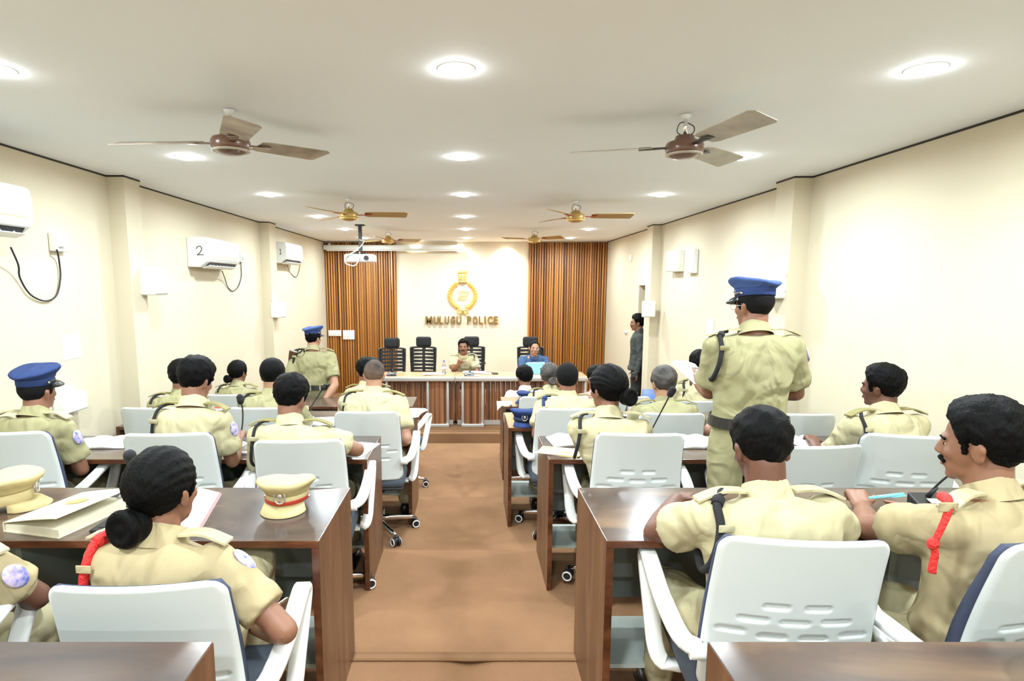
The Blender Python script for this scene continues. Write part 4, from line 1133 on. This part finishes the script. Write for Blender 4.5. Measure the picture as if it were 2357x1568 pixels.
# short haired man with thick black cord
person('person', 'person with short black hair and thick black shoulder cord, leaning on the nearest right desk', W(1751, 1034, 1.80), face=.05, hyaw=.02, hpitch=.35, lean=.16, hair='short', shirt='khaki', skin='skin0', vox=.0065, seed=4, hk=0.97, wide=1.06,
       EL=W(1508, 1228, 1.95), HL=W(1558, 1150, 2.17), slv=.62, HR=W(1900, 1170, 2.05), ER=W(1930, 1235, 1.86), cord='blackcloth', cordr=.0125, cordside=-1, handd={-1: ((.75, .65, .0), (-.1, -.1, 1), (.55, -.8, .2), .75)}, epm='khaki', **R_(1))
# man with red cord at the right
RC, RD = person('person', 'person with thick black hair, moustache and red shoulder cord holding a blue pen', W(2258, 1026, 1.70), face=.42, hyaw=.70, hpitch=.10, lean=.14, hair='thick', shirt='khakit', skin='skin1', vox=.0065, seed=5, hk=1, wide=1.08, mous=True,
       EL=W(1958, 1215, 1.96), HL=W(1984, 1165, 2.14), slv=.64, HR=W(2055, 1168, 2.16), ER=W(2330, 1290, 1.9), 
       handd={-1: ((.15, .75, .45), (-.5, -.2, .8), (.8, .1, .2), .85), 1: ((-.75, .15, .25), (0, -.3, .9), (-.1, .8, .5), .8)}, **R_(1))
jy = RD['J'][-1].y; du = 22
m = MB(); m.tube([W(2146 + du, 1143, jy - .03), W(2156 + du, 1148, jy - .068), W(2161 + du, 1166, jy - .090), W(2158 + du, 1185, jy - .096), W(2142 + du, 1222, jy - .100), W(2128 + du, 1248, jy - .099)], [.013, .014, .012, .009, .008, .008], 10); g = m.build('shoulder_cord', M['redcord'], RC)
m = MB(); m.ell(W(2126 + du, 1252, jy - .099), (.015, .012, .017)); m.tube([W(2126 + du, 1256, jy - .099), W(2130 + du, 1275, jy - .099), W(2126 + du, 1295, jy - .099), W(2123 + du, 1318, jy - .099)], [.008, .009, .009, .010], 10); m.build('cord_tassel', M['redcord'], g)
p = W(2161 + du, 1168, jy - .100); m = MB(T(p)); m.rbox((0, 0, 0), (.050, .006, .026), .003); m.cyl((.016, -.002, 0), (.016, -.006, 0), .006); m.build('cord_loop', M['khakit'], RC)
# ---------------- third row from the camera
person('person', 'person seated in a blue cap at the left edge', W(88, 902, 3.12), face=-.12, hyaw=-.25, hpitch=.02, hk=0.88, lean=.10, hair='crop', shirt='khakig', skin='skin1', vox=.008, seed=6,
       ER=W(188, 1080, 3.12), HR=W(155, 1052, 3.32), HL=W(70, 1050, 3.3), pelvis=(W(60, 1000, 3.12).x, 3.13, z_(F2) + .555), patch=1, cap=('bluecap', 'bluecap', 'leather', .08, .06), **R_(2))
person('person', 'person with thick black hair, seated left of the desk microphone', W(453, 878, 3.12), face=-.12, hyaw=-.35, hpitch=.30, wide=0.94, lean=.22, hair='thicktop', shirt='khaki', skin='skin1', vox=.008, seed=7, hk=0.88,
       ER=W(535, 1062, 3.08), HR=W(548, 1010, 3.3), patch=1, cord='blackcloth', cordr=.008, epm='olive', **R_(2))
person('person', 'person with a dark quiff, seated behind the khaki cap', W(671, 918, 3.10), face=.0, hyaw=-.30, hpitch=.28, lean=.24, hair='wavy', shirt='khaki', skin='skin1', vox=.008, seed=8, hk=0.91,
       ER=W(822, 1035, 3.06), HR=W(790, 1030, 3.3), cord='blackcloth', cordr=.008, epm='olive', **R_(2))
person('person', 'person with a large black bun and a black shoulder cord in the third row', W(1398, 897, 3.10), face=-.06, hyaw=.50, hpitch=.12, hroll=.05, lean=.10, hair='sidebun', bun=(.030, -.110, -.035, .047), shirt='khaki', skin='skin1', vox=.008, seed=9, fem=True, wide=1.06,
       EL=W(1385, 1072, 3.0), HL=W(1400, 1040, 3.25), cord='blackcloth', cordr=.009, epm='khaki', **R_(2))
person('person', 'person with thick black hair turned left, seated by the right wall', W(2028, 893, 3.08), face=.12, hyaw=.60, hpitch=.05, lean=.12, hair='thick', shirt='khaki', skin='skin0', vox=.008, seed=10, wide=1.02, hk=0.9,
       cord='blackcloth', cordr=.008, epm='olive', **R_(2))
# ---------------- standing officer on the right
SRp = W(1733, 706, 2.90)
person('person', 'person standing in a blue peaked cap and spectacles on the right, reading from papers', SRp, fl=F2, face=-.03, hyaw=.42, hpitch=.05, hair='crop', hairm='hairc', shirt='khakig', trouser='khakig', skin='skin1', sit=False, lean=.0, vox=.008, seed=11, glasses=True, wide=1.04, hk=0.9,
       EL=W(1632, 902, 2.98), HL=W(1600, 868, 3.22), ER=W(1832, 905, 2.95), HR=W(1745, 900, 3.10), cord='blackcloth', cordr=.011, cap=('bluecapl', 'bluecap', 'leather', -.06, .08), belt=True, patch=1, slv=.80, dis=.014)
# ---------------- fourth row
person('person', 'person behind the thick haired man, seated by the left pillar', W(420, 868, 4.35), face=-.05, hyaw=-.1, hpitch=.15, lean=.12, hair='short', shirt='khakig', skin='skin1', seed=12, cord='blackcloth', epm='olive', **R_(3))
person('person', 'person with closely trimmed hair, seated left of the standing rifle bearer', W(628, 866, 4.35), face=-.05, hyaw=-.15, hpitch=.2, lean=.15, hair='fade', shirt='khakig', skin='skin2', seed=13, cord='blackcloth', epm='olive', wide=1.05, **R_(3))
person('person', 'person with thinning grey hair, seated on the left beside the aisle', W(862, 864, 4.30), face=-.08, hyaw=-.05, hpitch=.22, lean=.15, hair='bald', shirt='khaki', skin='skin2', seed=14, cord='blackcloth', epm='olive', wide=1.10, hk=0.92,
       ER=W(935, 1010, 4.1), HR=W(925, 1022, 4.38), **R_(3))
person('person', 'person with closely cropped round black hair, seated just right of the aisle', W(1305, 874, 4.38), face=.0, hyaw=.0, hpitch=.05, hk=0.94, lean=.10, hair='fade', hairm='hairc', shirt='khaki', skin='skin1', seed=15, cord='bluecap', cordr=.012, epm='olive', wide=1.05,
       EL=W(1236, 1000, 4.2), HL=W(1262, 1008, 4.4), **R_(3))
person('person', 'person with greying hair behind the tall microphone, right of the woman with the bun', W(1527, 884, 4.25), face=.0, hyaw=.15, hpitch=.15, lean=.10, hair='short', hairm='hairg', shirt='khakig', skin='skin2', seed=16, epm='olive', wide=1.05, **R_(3))
person('person', 'person mostly hidden behind the standing officer, one elbow showing', W(1712, 880, 4.35), face=.0, hyaw=.0, lean=.08, hair='short', shirt='khakig', skin='skin1', seed=17, EL=W(1622, 1000, 4.0), HL=W(1640, 1005, 4.25), **R_(3))
# ---------------- farthest row
person('person', 'person with a low bun seated by the far left pillar', W(548, 858, 5.70), face=.0, hyaw=-.35, hpitch=.1, hk=0.93, lean=.12, hair='bun', bun=(-.025, -.108, -.062, .042), shirt='khakig', skin='skin1', seed=18, fem=True, cord='blackcloth', epm='olive', **R_(4))
person('person', 'person with black hair half hidden beyond the grey haired man', W(842, 857, 5.75), face=.1, hyaw=.35, hpitch=.15, lean=.10, hair='thick', shirt='khaki', skin='skin1', seed=19, epm='olive', **R_(4))
person('person', 'person with greying hair in a bun, seated right of the aisle in the farthest row', W(1265, 866, 5.70), face=.0, hyaw=.1, hpitch=.2, lean=.12, hair='bun', hairm='hairg', bun=(-.0, -.105, -.055, .040), shirt='khaki', skin='skin1', seed=20, fem=True, cord='blackcloth', epm='olive', **R_(4))
person('person', 'young person in a white shirt with black hair beyond the farthest right desk', W(1207, 870, 6.72), fl=F5, dt=-1.40, face=.15, hyaw=.35, hpitch=.25, lean=.05, hair='thick', shirt='whiteshirt', trouser='greytrouser', skin='skin1', seed=21, eps=False)
person('person', 'person in spectacles and red and white checked cloth, beyond the woman with the large bun', W(1372, 872, 5.8), face=.1, hyaw=.45, hpitch=.15, lean=.10, hair='short', shirt='plaid', skin='skin1', seed=22, glasses=True, eps=False, **R_(4))
person('person', 'person with short hair peeking out right of the woman with the large bun', W(1413, 872, 6.0), face=.0, hyaw=.0, hpitch=.12, lean=.10, hair='short', shirt='khakig', skin='skin1', seed=23, epm='olive', **R_(4))
person('person', 'person with curly black hair half hidden by the raised papers', W(1611, 842, 5.5), face=.0, hyaw=.3, hpitch=.15, lean=.14, hair='wavy', shirt='khaki', skin='skin1', seed=24, EL=W(1560, 920, 5.55), HL=W(1555, 905, 5.8), cord='blackcloth', cordr=.01, epm='olive', **R_(4))
# ---------------- standing officer on the left
SLp = W(722, 780, 6.60)
person('person', 'person standing in a blue peaked cap on the left with a rifle on the shoulder', SLp, fl=F5, face=-.06, hyaw=-.50, hpitch=.02, hair='short', shirt='khakig', trouser='khakig', skin='skin2', sit=False, lean=.0, vox=.0085, seed=25, hk=0.9, wide=1.10,
       ER=W(772, 892, 6.42), HR=W(745, 925, 6.30), EL=W(664, 880, 6.5), HL=W(680, 905, 6.75), cap=('bluecapl', 'bluecap', 'leather', -.02, -.10), belt=True, cord='blackcloth', cordr=.012,
       handd={1: ((-.85, .0, -.3), (0, -1, 0), (0, 0, 1), .3)}, epm='olive')
# ---------------- head table
person('person', 'person in khaki uniform speaking at the head table with a raised hand', W(1067, 799, 9.35), fl=FS, dt=-1.30, face=PI, hyaw=PI - .12, hpitch=.03, hroll=.04, pelvis=(W(1067, 799, 9.35).x, 9.52, z_(FS) + .56), hair='short', shirt='khaki', skin='skin1', seed=26, mous=True, patch=-1, vox=.0075, cord='blackcloth', cordside=-1, cfront=True, cordr=.009,
       ER=W(1044, 852, 9.22), HR=W(1056, 838, 9.12), EL=W(1098, 858, 9.25), HL=W(1092, 862, 9.05), handd={1: ((.35, -.3, .9), (-.3, .8, .1), (.8, .2, -.2), .95)})
person('person', 'person in a blue shirt and spectacles seated at the right of the head table', W(1230, 802, 9.40), fl=FS, dt=-1.30, face=PI, hyaw=PI + .08, hpitch=.05, hroll=-.06, pelvis=(W(1228, 799, 9.4).x, 9.58, z_(FS) + .56), hair='bald', hairm='hair', shirt='blueshirt', trouser='greytrouser', skin='skin2', seed=27, longs=True, glasses=True, eps=False, vox=.0075, wide=1.06,
       ER=W(1200, 862, 9.2), EL=W(1262, 858, 9.2))
# ---------------- man at the doorway
person('person', 'person in a charcoal shirt standing in profile at the right doorway', W(1467, 744, 8.90), fl=FS, face=1.35, hyaw=1.40, hpitch=.04, hair='thick', shirt='greyshirt', trouser='greytrouser', skin='skin1', sit=False, lean=-.01, seed=28, mous=True, eps=False, untuck=True, longs=True, vox=.0085, wide=.98)
# ================================================================ THINGS ON DESKS
def on(u, v, row): return WZ(u, v, LV[row][1])
def loose_cap(c, rz, label, top_m, band_m, visor_m, strap, badge=True, k=1.0, tilt=0.0):
    r = empty('peaked_cap', label, 'cap', c, 0, 'peaked caps lying on the desks', world=True)
    X = T(c) @ Matrix.Rotation(rz, 4, 'Z') @ Matrix.Rotation(tilt, 4, 'X') @ T((0, 0, .028 * k))
    cap_parts(X, r, M[top_m], M[band_m], M[visor_m], badge=badge, strap=M[strap] if strap else None, k=k)
    return r
p = on(650, 1178, 1); loose_cap(p + Vector((0, .07, 0)), PI + .04, 'khaki peaked cap with a red band on the glossy desk left of the aisle', 'khakicap', 'khakicap', 'khakicap', 'redband', k=.94, tilt=.0)
p = on(-18, 1180, 1); loose_cap(p + Vector((0, .04, 0)), -1.15, 'khaki peaked cap cut by the left edge, on the desk beside the cream book', 'khakicap', 'khakicap', 'khakicap', None, k=1.05)
p = on(1206, 972, 3); loose_cap(Vector((p.x, 4.40, z_(-1.02))), PI - .08, 'navy peaked cap with a silver badge facing the camera', 'bluecap', 'bluecap', 'bluecap', 'leather', k=.95)
p = on(1203, 918, 4); loose_cap(Vector((p.x + .04, 6.05, z_(-1.18))), PI / 2 + .5, 'navy peaked cap half hidden behind a white chair on the farthest right desk', 'bluecap', 'bluecap', 'bluecap', None, k=.9)
p = WZ(2365, 1530, -.75); loose_cap(Vector((1.20, 1.03, z_(-.75))), PI / 2 + .6, 'khaki peaked cap at the bottom right corner of the photo', 'khakicap', 'khakicap', 'khakicap', None, k=.9)
def book(c, w_, d_, t_, rz, label, cov='cream', openb=None, name='book', cat='book'):
    r = empty(name, label, cat, c, rz)
    m = MB(); m.box((0, 0, t_ / 2), (w_ * .97, d_ * .97, t_ * .86)); m.build('page_block', M['paper'] if cov != 'cream' else M['cream'], r)
    m = MB(); m.box((0, 0, .0015), (w_, d_, .003)); m.box((-w_ / 2, 0, t_ / 2), (.004, d_, t_)); m.build('back_cover', M[cov], r)
    X = T((-w_ / 2, 0, t_)) @ Matrix.Rotation(-(openb or 0), 4, 'Y')
    m = MB(X); n = 10
    m.loft([[(w_ * i / n, -d_ / 2, .004 + .012 * (openb or 0) * math.sin(PI * i / n)), (w_ * i / n, d_ / 2, .004 + .012 * (openb or 0) * math.sin(PI * i / n)), (w_ * i / n, d_ / 2, .001 + .012 * (openb or 0) * math.sin(PI * i / n)), (w_ * i / n, -d_ / 2, .001 + .012 * (openb or 0) * math.sin(PI * i / n))] for i in range(n + 1)])
    f = m.build('front_cover', M[cov], r)
    return r, X, f
p = on(165, 1193, 1)
r, X, f = book(p, .235, .315, .030, -.25 + PI / 2 * 0, 'thick cream book with a gold emblem, cover slightly open, on the left desk', openb=.16)
m = MB(X @ T((.13, .02, .008)) @ Matrix.Rotation(.0, 4, 'Z')); m.prism([(.045 * math.cos(a) * (1 + .12 * math.sin(5 * a)), .030 * math.sin(a)) for a in [2 * PI * j / 24 for j in range(24)]], .001); m.build('gold_emblem', M['gold'], f)
p = on(50, 1216, 1); m = MB(); m.cyl(p + Vector((-.02, -.03, .005)), p + Vector((.03, .04, .006)), .0045); m.ell(p + Vector((.035, .047, .007)), .005, sub=2); tag(m.build('pen', M['silver']), 'silver pen on the desk at the corner of the cream book', 'pen')
p = on(278, 1205, 1); r = empty('file_folder', 'black flat file on the left desk beside the woman with the low bun', 'folder', p + Vector((.06, 0, 0)), .02)
m = MB(); m.rbox((0, 0, .006), (.24, .17, .010), .002); m.build('cover', M['black'], r); m = MB(); m.box((0, 0, .0125), (.20, .13, .001)); m.build('label_panel', M['blackcloth'], r)
p = W(458, 1172, 1.98); r = empty('card_folder', 'pink folder held up in front of the woman with the low bun', 'folder', p, -.5)
m = MB(Matrix.Rotation(-.75, 4, 'X')); m.box((0, 0, 0), (.11, .012, .14)); m.build('cover', M['pink'], r); m = MB(Matrix.Rotation(-.75, 4, 'X')); m.box((0, .008, 0), (.10, .006, .13)); m.build('pages', M['paper'], r)
def open_book(c, w_, d_, label, rz=0, th=.014, curl=.02, sheets=True):
    r = empty('open_book', label, 'notebook', c, rz, 'open notebooks on the desks')
    n = 12
    for s_ in (-1, 1):
        m = MB(); rr = []
        for i in range(n + 1):
            t = i / n; x = s_ * t * w_ / 2; z = th * (1 - .5 * t) + curl * math.sin(PI * min(1, t * 1.3)) * .6
            rr.append([(x, -d_ / 2, z), (x, d_ / 2, z), (x, d_ / 2, .002), (x, -d_ / 2, .002)])
        m.loft(rr); pg = m.build('pages', M['paper'], r)
        m = MB()
        for k_ in range(9):
            zz = th * .55 + curl * .5; y = d_ * (.36 - k_ * .085)
            m.tube([(s_ * w_ * a_, y, th * (1 - a_) + curl * math.sin(PI * min(1, a_ * 2.6)) * .6 + .0006) for a_ in (.06, .16, .28, .40)], .0006, 4, res=2)
        m.build('written_lines', M['print'], pg)
    m = MB(); m.box((0, 0, .001), (w_ * 1.03, d_ * 1.03, .002)); m.build('cover', M['black'], r)
    return r
def paper(c, w_, d_, label, rz=0, n=1, curl=.0, tilt=None, mt='paper', group='loose papers'):
    r = empty('paper_stack' if n > 1 else 'paper_sheet', label, 'papers', c, rz, group)
    for k_ in range(n):
        X = Matrix.Rotation(.05 * ((k_ * 37) % 5 - 2), 4, 'Z') @ T((.004 * ((k_ * 13) % 3 - 1), 0, .0008 + k_ * .004)) @ (tilt or Matrix.Identity(4))
        m = MB(X); q_ = 10
        m.loft([[(w_ * (i / q_ - .5), -d_ / 2, .0008 + curl * math.sin(PI * i / q_)), (w_ * (i / q_ - .5), d_ / 2, .0008 + curl * math.cos(PI * i / q_ * 1.2) * .6 + curl), (w_ * (i / q_ - .5), d_ / 2, curl * math.cos(PI * i / q_ * 1.2) * .6 + curl), (w_ * (i / q_ - .5), -d_ / 2, curl * math.sin(PI * i / q_))] for i in range(q_ + 1)])
        m.build('sheet', M[mt], r)
    return r
open_book(on(238, 1022, 2), .34, .24, 'open white notebook on the desk between the capped man and the thick haired man', .05)
open_book(on(572, 1028, 2), .30, .24, 'open white notebook beside the thick haired man, in front of the desk microphone', -.1, th=.02, curl=.02)
p = on(575, 1041, 2); paper(p + Vector((0, 0, 0)), .16, .10, 'printed booklet under the edge of the open notebook beside the microphone', .1, 3)
open_book(on(1315, 1018, 2), .26, .22, 'open white notebook with curled pages at the aisle end of the right desk', .1, th=.022, curl=.022)
p = on(1290, 1041, 2); paper(p, .24, .16, 'colourful magazine under the notebook at the aisle end of the right desk', -.35, 2, mt='multi')
open_book(on(1600, 1022, 2), .28, .24, 'open notebook on the desk left of the standing officer', 0, th=.022, curl=.022)
open_book(on(1862, 1022, 2), .20, .2, 'open notebook at the right wall beyond the empty white chair', .1, th=.02, curl=.02)
p = on(818, 1035, 2); paper(p, .20, .30, 'clear plastic sheet sleeve lying at the aisle end of the left desk', -.1, 1)
p = on(735, 968, 3); paper(Vector((p.x, 4.45, z_(-1.02))), .34, .25, 'white papers before the conference microphone of the standing capped woman', .1, 3)
p = on(948, 952, 3); paper(p, .16, .34, 'white papers spread at the aisle end of the fourth left desk', -.2, 3)
p = on(925, 925, 4); paper(Vector((p.x - .06, 6.0, z_(-1.18))), .22, .22, 'white papers at the aisle end of the farthest left desk', .2, 3)
p = on(530, 936, 3); r = empty('file_folder', 'white file with a red edge on the desk beside the left microphone', 'folder', Vector((p.x, 4.50, z_(-1.02))), .05)
m = MB(Matrix.Rotation(.30, 4, 'X')); m.box((0, 0, .045), (.26, .20, .012)); m.build('cover', M['paper'], r)
m = MB(Matrix.Rotation(.30, 4, 'X')); m.box((0, .102, .045), (.26, .012, .018)); m.build('red_edge', M['redcord'], r); m = MB(); m.box((0, 0, .02), (.24, .16, .04)); m.build('pages', M['paper'], r)
p = on(1222, 950, 3); paper(Vector((p.x + .03, 4.5, z_(-1.02))), .2, .2, 'white papers right of the navy cap with the badge', .1, 2)
p = W(1160, 926, 5.9); m = MB(X=T((.33, 5.95, z_(-1.18) + .004))); n = 8
m.loft([[(-.05 + .15 * i / n, -.09, .012 * math.sin(i) - (.0 if i > 2 else .05 * (1 - i / 3))), (-.05 + .15 * i / n, .09, .01), (-.05 + .15 * i / n, .09, .0085), (-.05 + .15 * i / n, -.09, .012 * math.sin(i) - .0015 - (.0 if i > 2 else .05 * (1 - i / 3)))] for i in range(n + 1)])
tag(m.build('paper_sheet', M['paper']), 'crumpled white paper hanging over the aisle end of the farthest right desk', 'papers', 'loose papers')
p = on(1480, 905, 4); r = empty('file_bag', 'blue zip document bag with white piping beyond the greying man', 'bag', Vector((p.x, 6.05, z_(-1.18))), -.3)
m = MB(Matrix.Rotation(.5, 4, 'X')); m.rbox((0, 0, .06), (.32, .22, .05), .015); m.build('bag_body', M['bluebag'], r)
m = MB(Matrix.Rotation(.5, 4, 'X')); m.tube([(-.155, -.105, .088), (.155, -.105, .088), (.155, .105, .088)], .005, 6, res=1); m.build('piping', M['paper'], r)
# ---------------- conference microphones
def mic(c, head, label, base_m='black', k=1.0, hr=.020, row=None, bend=(0, 0, 0)):
    c = Vector(c); head = Vector(head)
    r = empty('conference_microphone', label, 'microphone', c, 0, 'gooseneck desk microphones', world=True)
    m = MB(T(c)); m.loft([[(-.07 * k, -.05 * k, 0), (.07 * k, -.05 * k, 0), (.06 * k, .06 * k, 0), (-.06 * k, .06 * k, 0)], [(-.07 * k, -.05 * k, .012 * k), (.07 * k, -.05 * k, .012 * k), (.06 * k, .06 * k, .045 * k), (-.06 * k, .06 * k, .045 * k)]], smooth=False); m.build('microphone_base', M[base_m], r, bevel=.006)
    m = MB(T(c)); m.rbox((0, -.01 * k, .032 * k), (.05 * k, .03 * k, .004), .001, Euler((.29, 0, 0)).to_matrix()); m.ell((.045 * k, -.02, .026 * k), (.006, .006, .004), sub=2); m.build('button', M['alu'], r)
    a = c + Vector((0, .035 * k, .040 * k)); mid = lerp(a, head, .55) + Vector(bend)
    m = MB(); m.cyl(a - UP * .01, a + (mid - a).normalized() * .05, .010 * k, .006 * k); m.tube([a, lerp(a, mid, .5) + Vector(bend) * .2, mid, lerp(mid, head, .6) + Vector(bend) * .35, head], .0042 * k, 8); m.build('gooseneck', M['black'], r)
    m = MB(); d_ = (head - mid).normalized(); m.cap(head - d_ * .012 * k, head + d_ * .018 * k, hr * .92, hr); m.build('foam_windscreen', M['blackcloth'], r)
    return r
p = on(578, 1006, 2); mic((p.x, 3.42, z_(-.925)), W(553, 921, 3.40), 'black gooseneck microphone on the desk behind the thick haired man', hr=.019, bend=(.015, 0, 0))
p = on(737, 946, 3); mic((p.x, 4.34, z_(-1.02)), W(744, 893, 4.36), 'grey conference microphone before the standing capped woman', base_m='silver', k=1.2, hr=.012)
mic((W(300, 1090, 2.2).x - .05, 2.25, z_(-.84)), W(299, 1054, 2.12), 'round black microphone head left of the low bun', hr=.022)
p = W(1500, 960, 3.5); mic((p.x - .02, 3.45, z_(-.925)), W(1545, 904, 3.38), 'gooseneck microphone with a round black head in front of the greying man', hr=.021)
p = W(1446, 905, 4.6); mic((p.x - .02, 4.55, z_(-1.02)), W(1458, 868, 4.55), 'slim microphone in front of the man at the doorway', hr=.022)
p = on(2105, 1150, 1); mic((p.x, 2.20, z_(-.84)), W(2345, 1048, 2.05), 'black gooseneck microphone bending behind the man with the red cord', hr=.030, bend=(-.03, .0, .04))
mic((W(902, 860, 8.75).x, 8.72, z_(-1.30)), W(913, 815, 8.80), 'black microphone on the head table before the empty left chairs', k=1.05, hr=.008)
mic((W(1080, 862, 8.75).x, 8.72, z_(-1.30)), W(1113, 837, 8.85), 'black microphone on the head table in front of the speaking officer', k=1.05, hr=.016, bend=(-.05, 0, .01))
# ---------------- head table things
zt = -1.30
def ont(u, y): return Vector((W(u, 860, y).x, y, z_(zt) + 0))
p = ont(997, 8.85); paper(p, .30, .20, 'white papers on the head table before the second empty chair', .1, 3)
p = ont(1092, 9.0); paper(p, .34, .20, 'white papers under the hands of the speaking officer', -.05, 4)
p = ont(1090, 8.70); paper(p, .20, .10, 'small white note at the front edge of the head table', 0, 1)
p = ont(1122, 8.9); paper(p, .10, .10, 'small white slip right of the speaking officer', .2, 1)
p = ont(1139, 8.92); r = empty('mobile_phone', 'dark mobile phone lying on the head table between the two men', 'phone', p, .1)
m = MB(); m.rbox((0, 0, .006), (.09, .15, .010), .004); m.build('phone_body', M['black'], r); m = MB(); m.box((0, 0, .0115), (.08, .135, .0006)); m.build('screen', M['iris'], r)
p = ont(950, 9.35); r = empty('chair_armrest_pad', 'x', 'y', p) if False else None
p = ont(1022, 8.85); r = empty('water_bottle', 'clear plastic water bottle with a blue cap on the head table', 'bottle', p)
m = MB(); m.lathe([(.001, .001), (.030, .002), (.033, .012), (.033, .06), (.030, .075), (.033, .09), (.033, .125), (.026, .150), (.014, .172), (.012, .185), (.012, .19), (.001, .19)]); m.build('bottle_body', M['bottle'], r)
m = MB(); m.lathe([(.001, .188), (.015, .188), (.015, .208), (.001, .208)]); m.build('bottle_cap', M['bluecapb'], r)
m = MB(); m.lathe([(.0335, .08), (.0338, .08), (.0338, .115), (.0335, .115)], caps=False); m.build('bottle_label', M['paper'], r)
p = ont(1233, 8.86); r = empty('document_folder', 'bright blue folder stood open in front of the man in the blue shirt', 'folder', p, .12)
m = MB(Matrix.Rotation(-.5, 4, 'X')); m.box((0, 0, .09), (.27, .006, .18)); m.build('cover', M['bluefolder'], r)
m = MB(Matrix.Rotation(-.5, 4, 'X')); m.box((.02, .006, .10), (.27, .004, .18)); m.build('papers', M['paper'], r)
m = MB(Matrix.Rotation(-.5, 4, 'X')); m.rbox((.10, -.006, .06), (.05, .006, .06), .002); m.build('clip', M['black'], r)
# ---------------- held things
a = W(1550, 832, 3.30); b = W(1612, 872, 3.12)
r = empty('held_papers', 'sheaf of white papers held up by the standing officer in spectacles', 'papers', (a + b) / 2, world=True)
A_ = W(1545, 832, 3.32); B_ = W(1600, 838, 3.42); C_ = W(1626, 868, 3.2); D_ = W(1608, 890, 3.05)
for k_ in range(3):
    o_ = Vector((.006 * k_, .004 * k_, -.008 * k_)); m = MB(); nn = ((B_ - A_).cross(D_ - A_)).normalized() * .0012
    rr = []
    for i in range(9):
        t = i / 8; p0 = lerp(A_, B_, t) + o_ + UP * .012 * math.sin(PI * t); p1 = lerp(D_, C_, t) + o_; rr.append([p0, p1, p1 + nn, p0 + nn])
    m.loft(rr); m.build('sheet', M['paper'], r)
a = W(2003, 1146, 2.10); b = W(2078, 1138, 2.12)
r = empty('pen', 'light blue ballpoint pen held by the man with the red cord', 'pen', (a + b) / 2, world=True)
m = MB(); m.cap(a, b, .0055, .0065); m.build('pen_body', M['penblue'], r); m = MB(); m.rbox(lerp(a, b, .85) + Vector((0, -.006, -.004)), (.05, .003, .006), .001, Euler((0, -.1, 0)).to_matrix()); m.build('pen_clip', M['penblue'], r)
open_book(WZ(2100, 1242, -.84) + Vector((0, .06, 0)), .24, .17, 'open notebook under the arm of the man with the red cord', .25, th=.01, curl=.004)
# rifle slung on the left shoulder of the left standing officer
t_ = W(676, 808, 6.50); g_ = W(668, 842, 6.55); l_ = W(655, 872, 6.62); e_ = W(645, 905, 6.7)
r = empty('rifle', 'rifle with a brown butt slung on the shoulder of the left standing officer', 'rifle', lerp(t_, e_, .5), world=True)
ax = (g_ - t_).normalized(); sd = Vector((1, 0, 0)); sd = (sd - ax * sd.dot(ax)).normalized(); up2 = ax.cross(sd)
m = MB(basis(sd, up2, ax, t_)); m.loft([[(-.045, -.02, 0), (.045, -.02, 0), (.045, .02, 0), (-.045, .02, 0)], [(-.035, -.018, .10), (.040, -.018, .10), (.040, .018, .10), (-.035, .018, .10)], [(-.018, -.015, .17), (.022, -.015, .17), (.022, .015, .17), (-.018, .015, .17)]], smooth=False); m.build('butt', M['brownwood'], r, bevel=.006)
m = MB(); m.cap(g_, l_, .028, .024); m.cyl(g_, lerp(g_, l_, .8) + Vector((-.06, 0, .01)), .014); m.build('receiver', M['black'], r)
m = MB(); m.cyl(l_, e_, .011, .009); m.build('barrel', M['black'], r)
m = MB(); m.tube([t_ + Vector((.02, 0, -.03)), W(690, 812, 6.45), W(700, 806, 6.5), W(690, 850, 6.75), l_], .008, 6); m.build('sling', M['blackcloth'], r)
m = MB(); m.cyl(Vector((.39, 1.95, z_(F1) + .004)), Vector((.43, 1.90, z_(F1) + .004)), .0035); tag(m.build('straw_bit', M['cream']), 'small pale straw lying on the carpet in the aisle', 'litter')
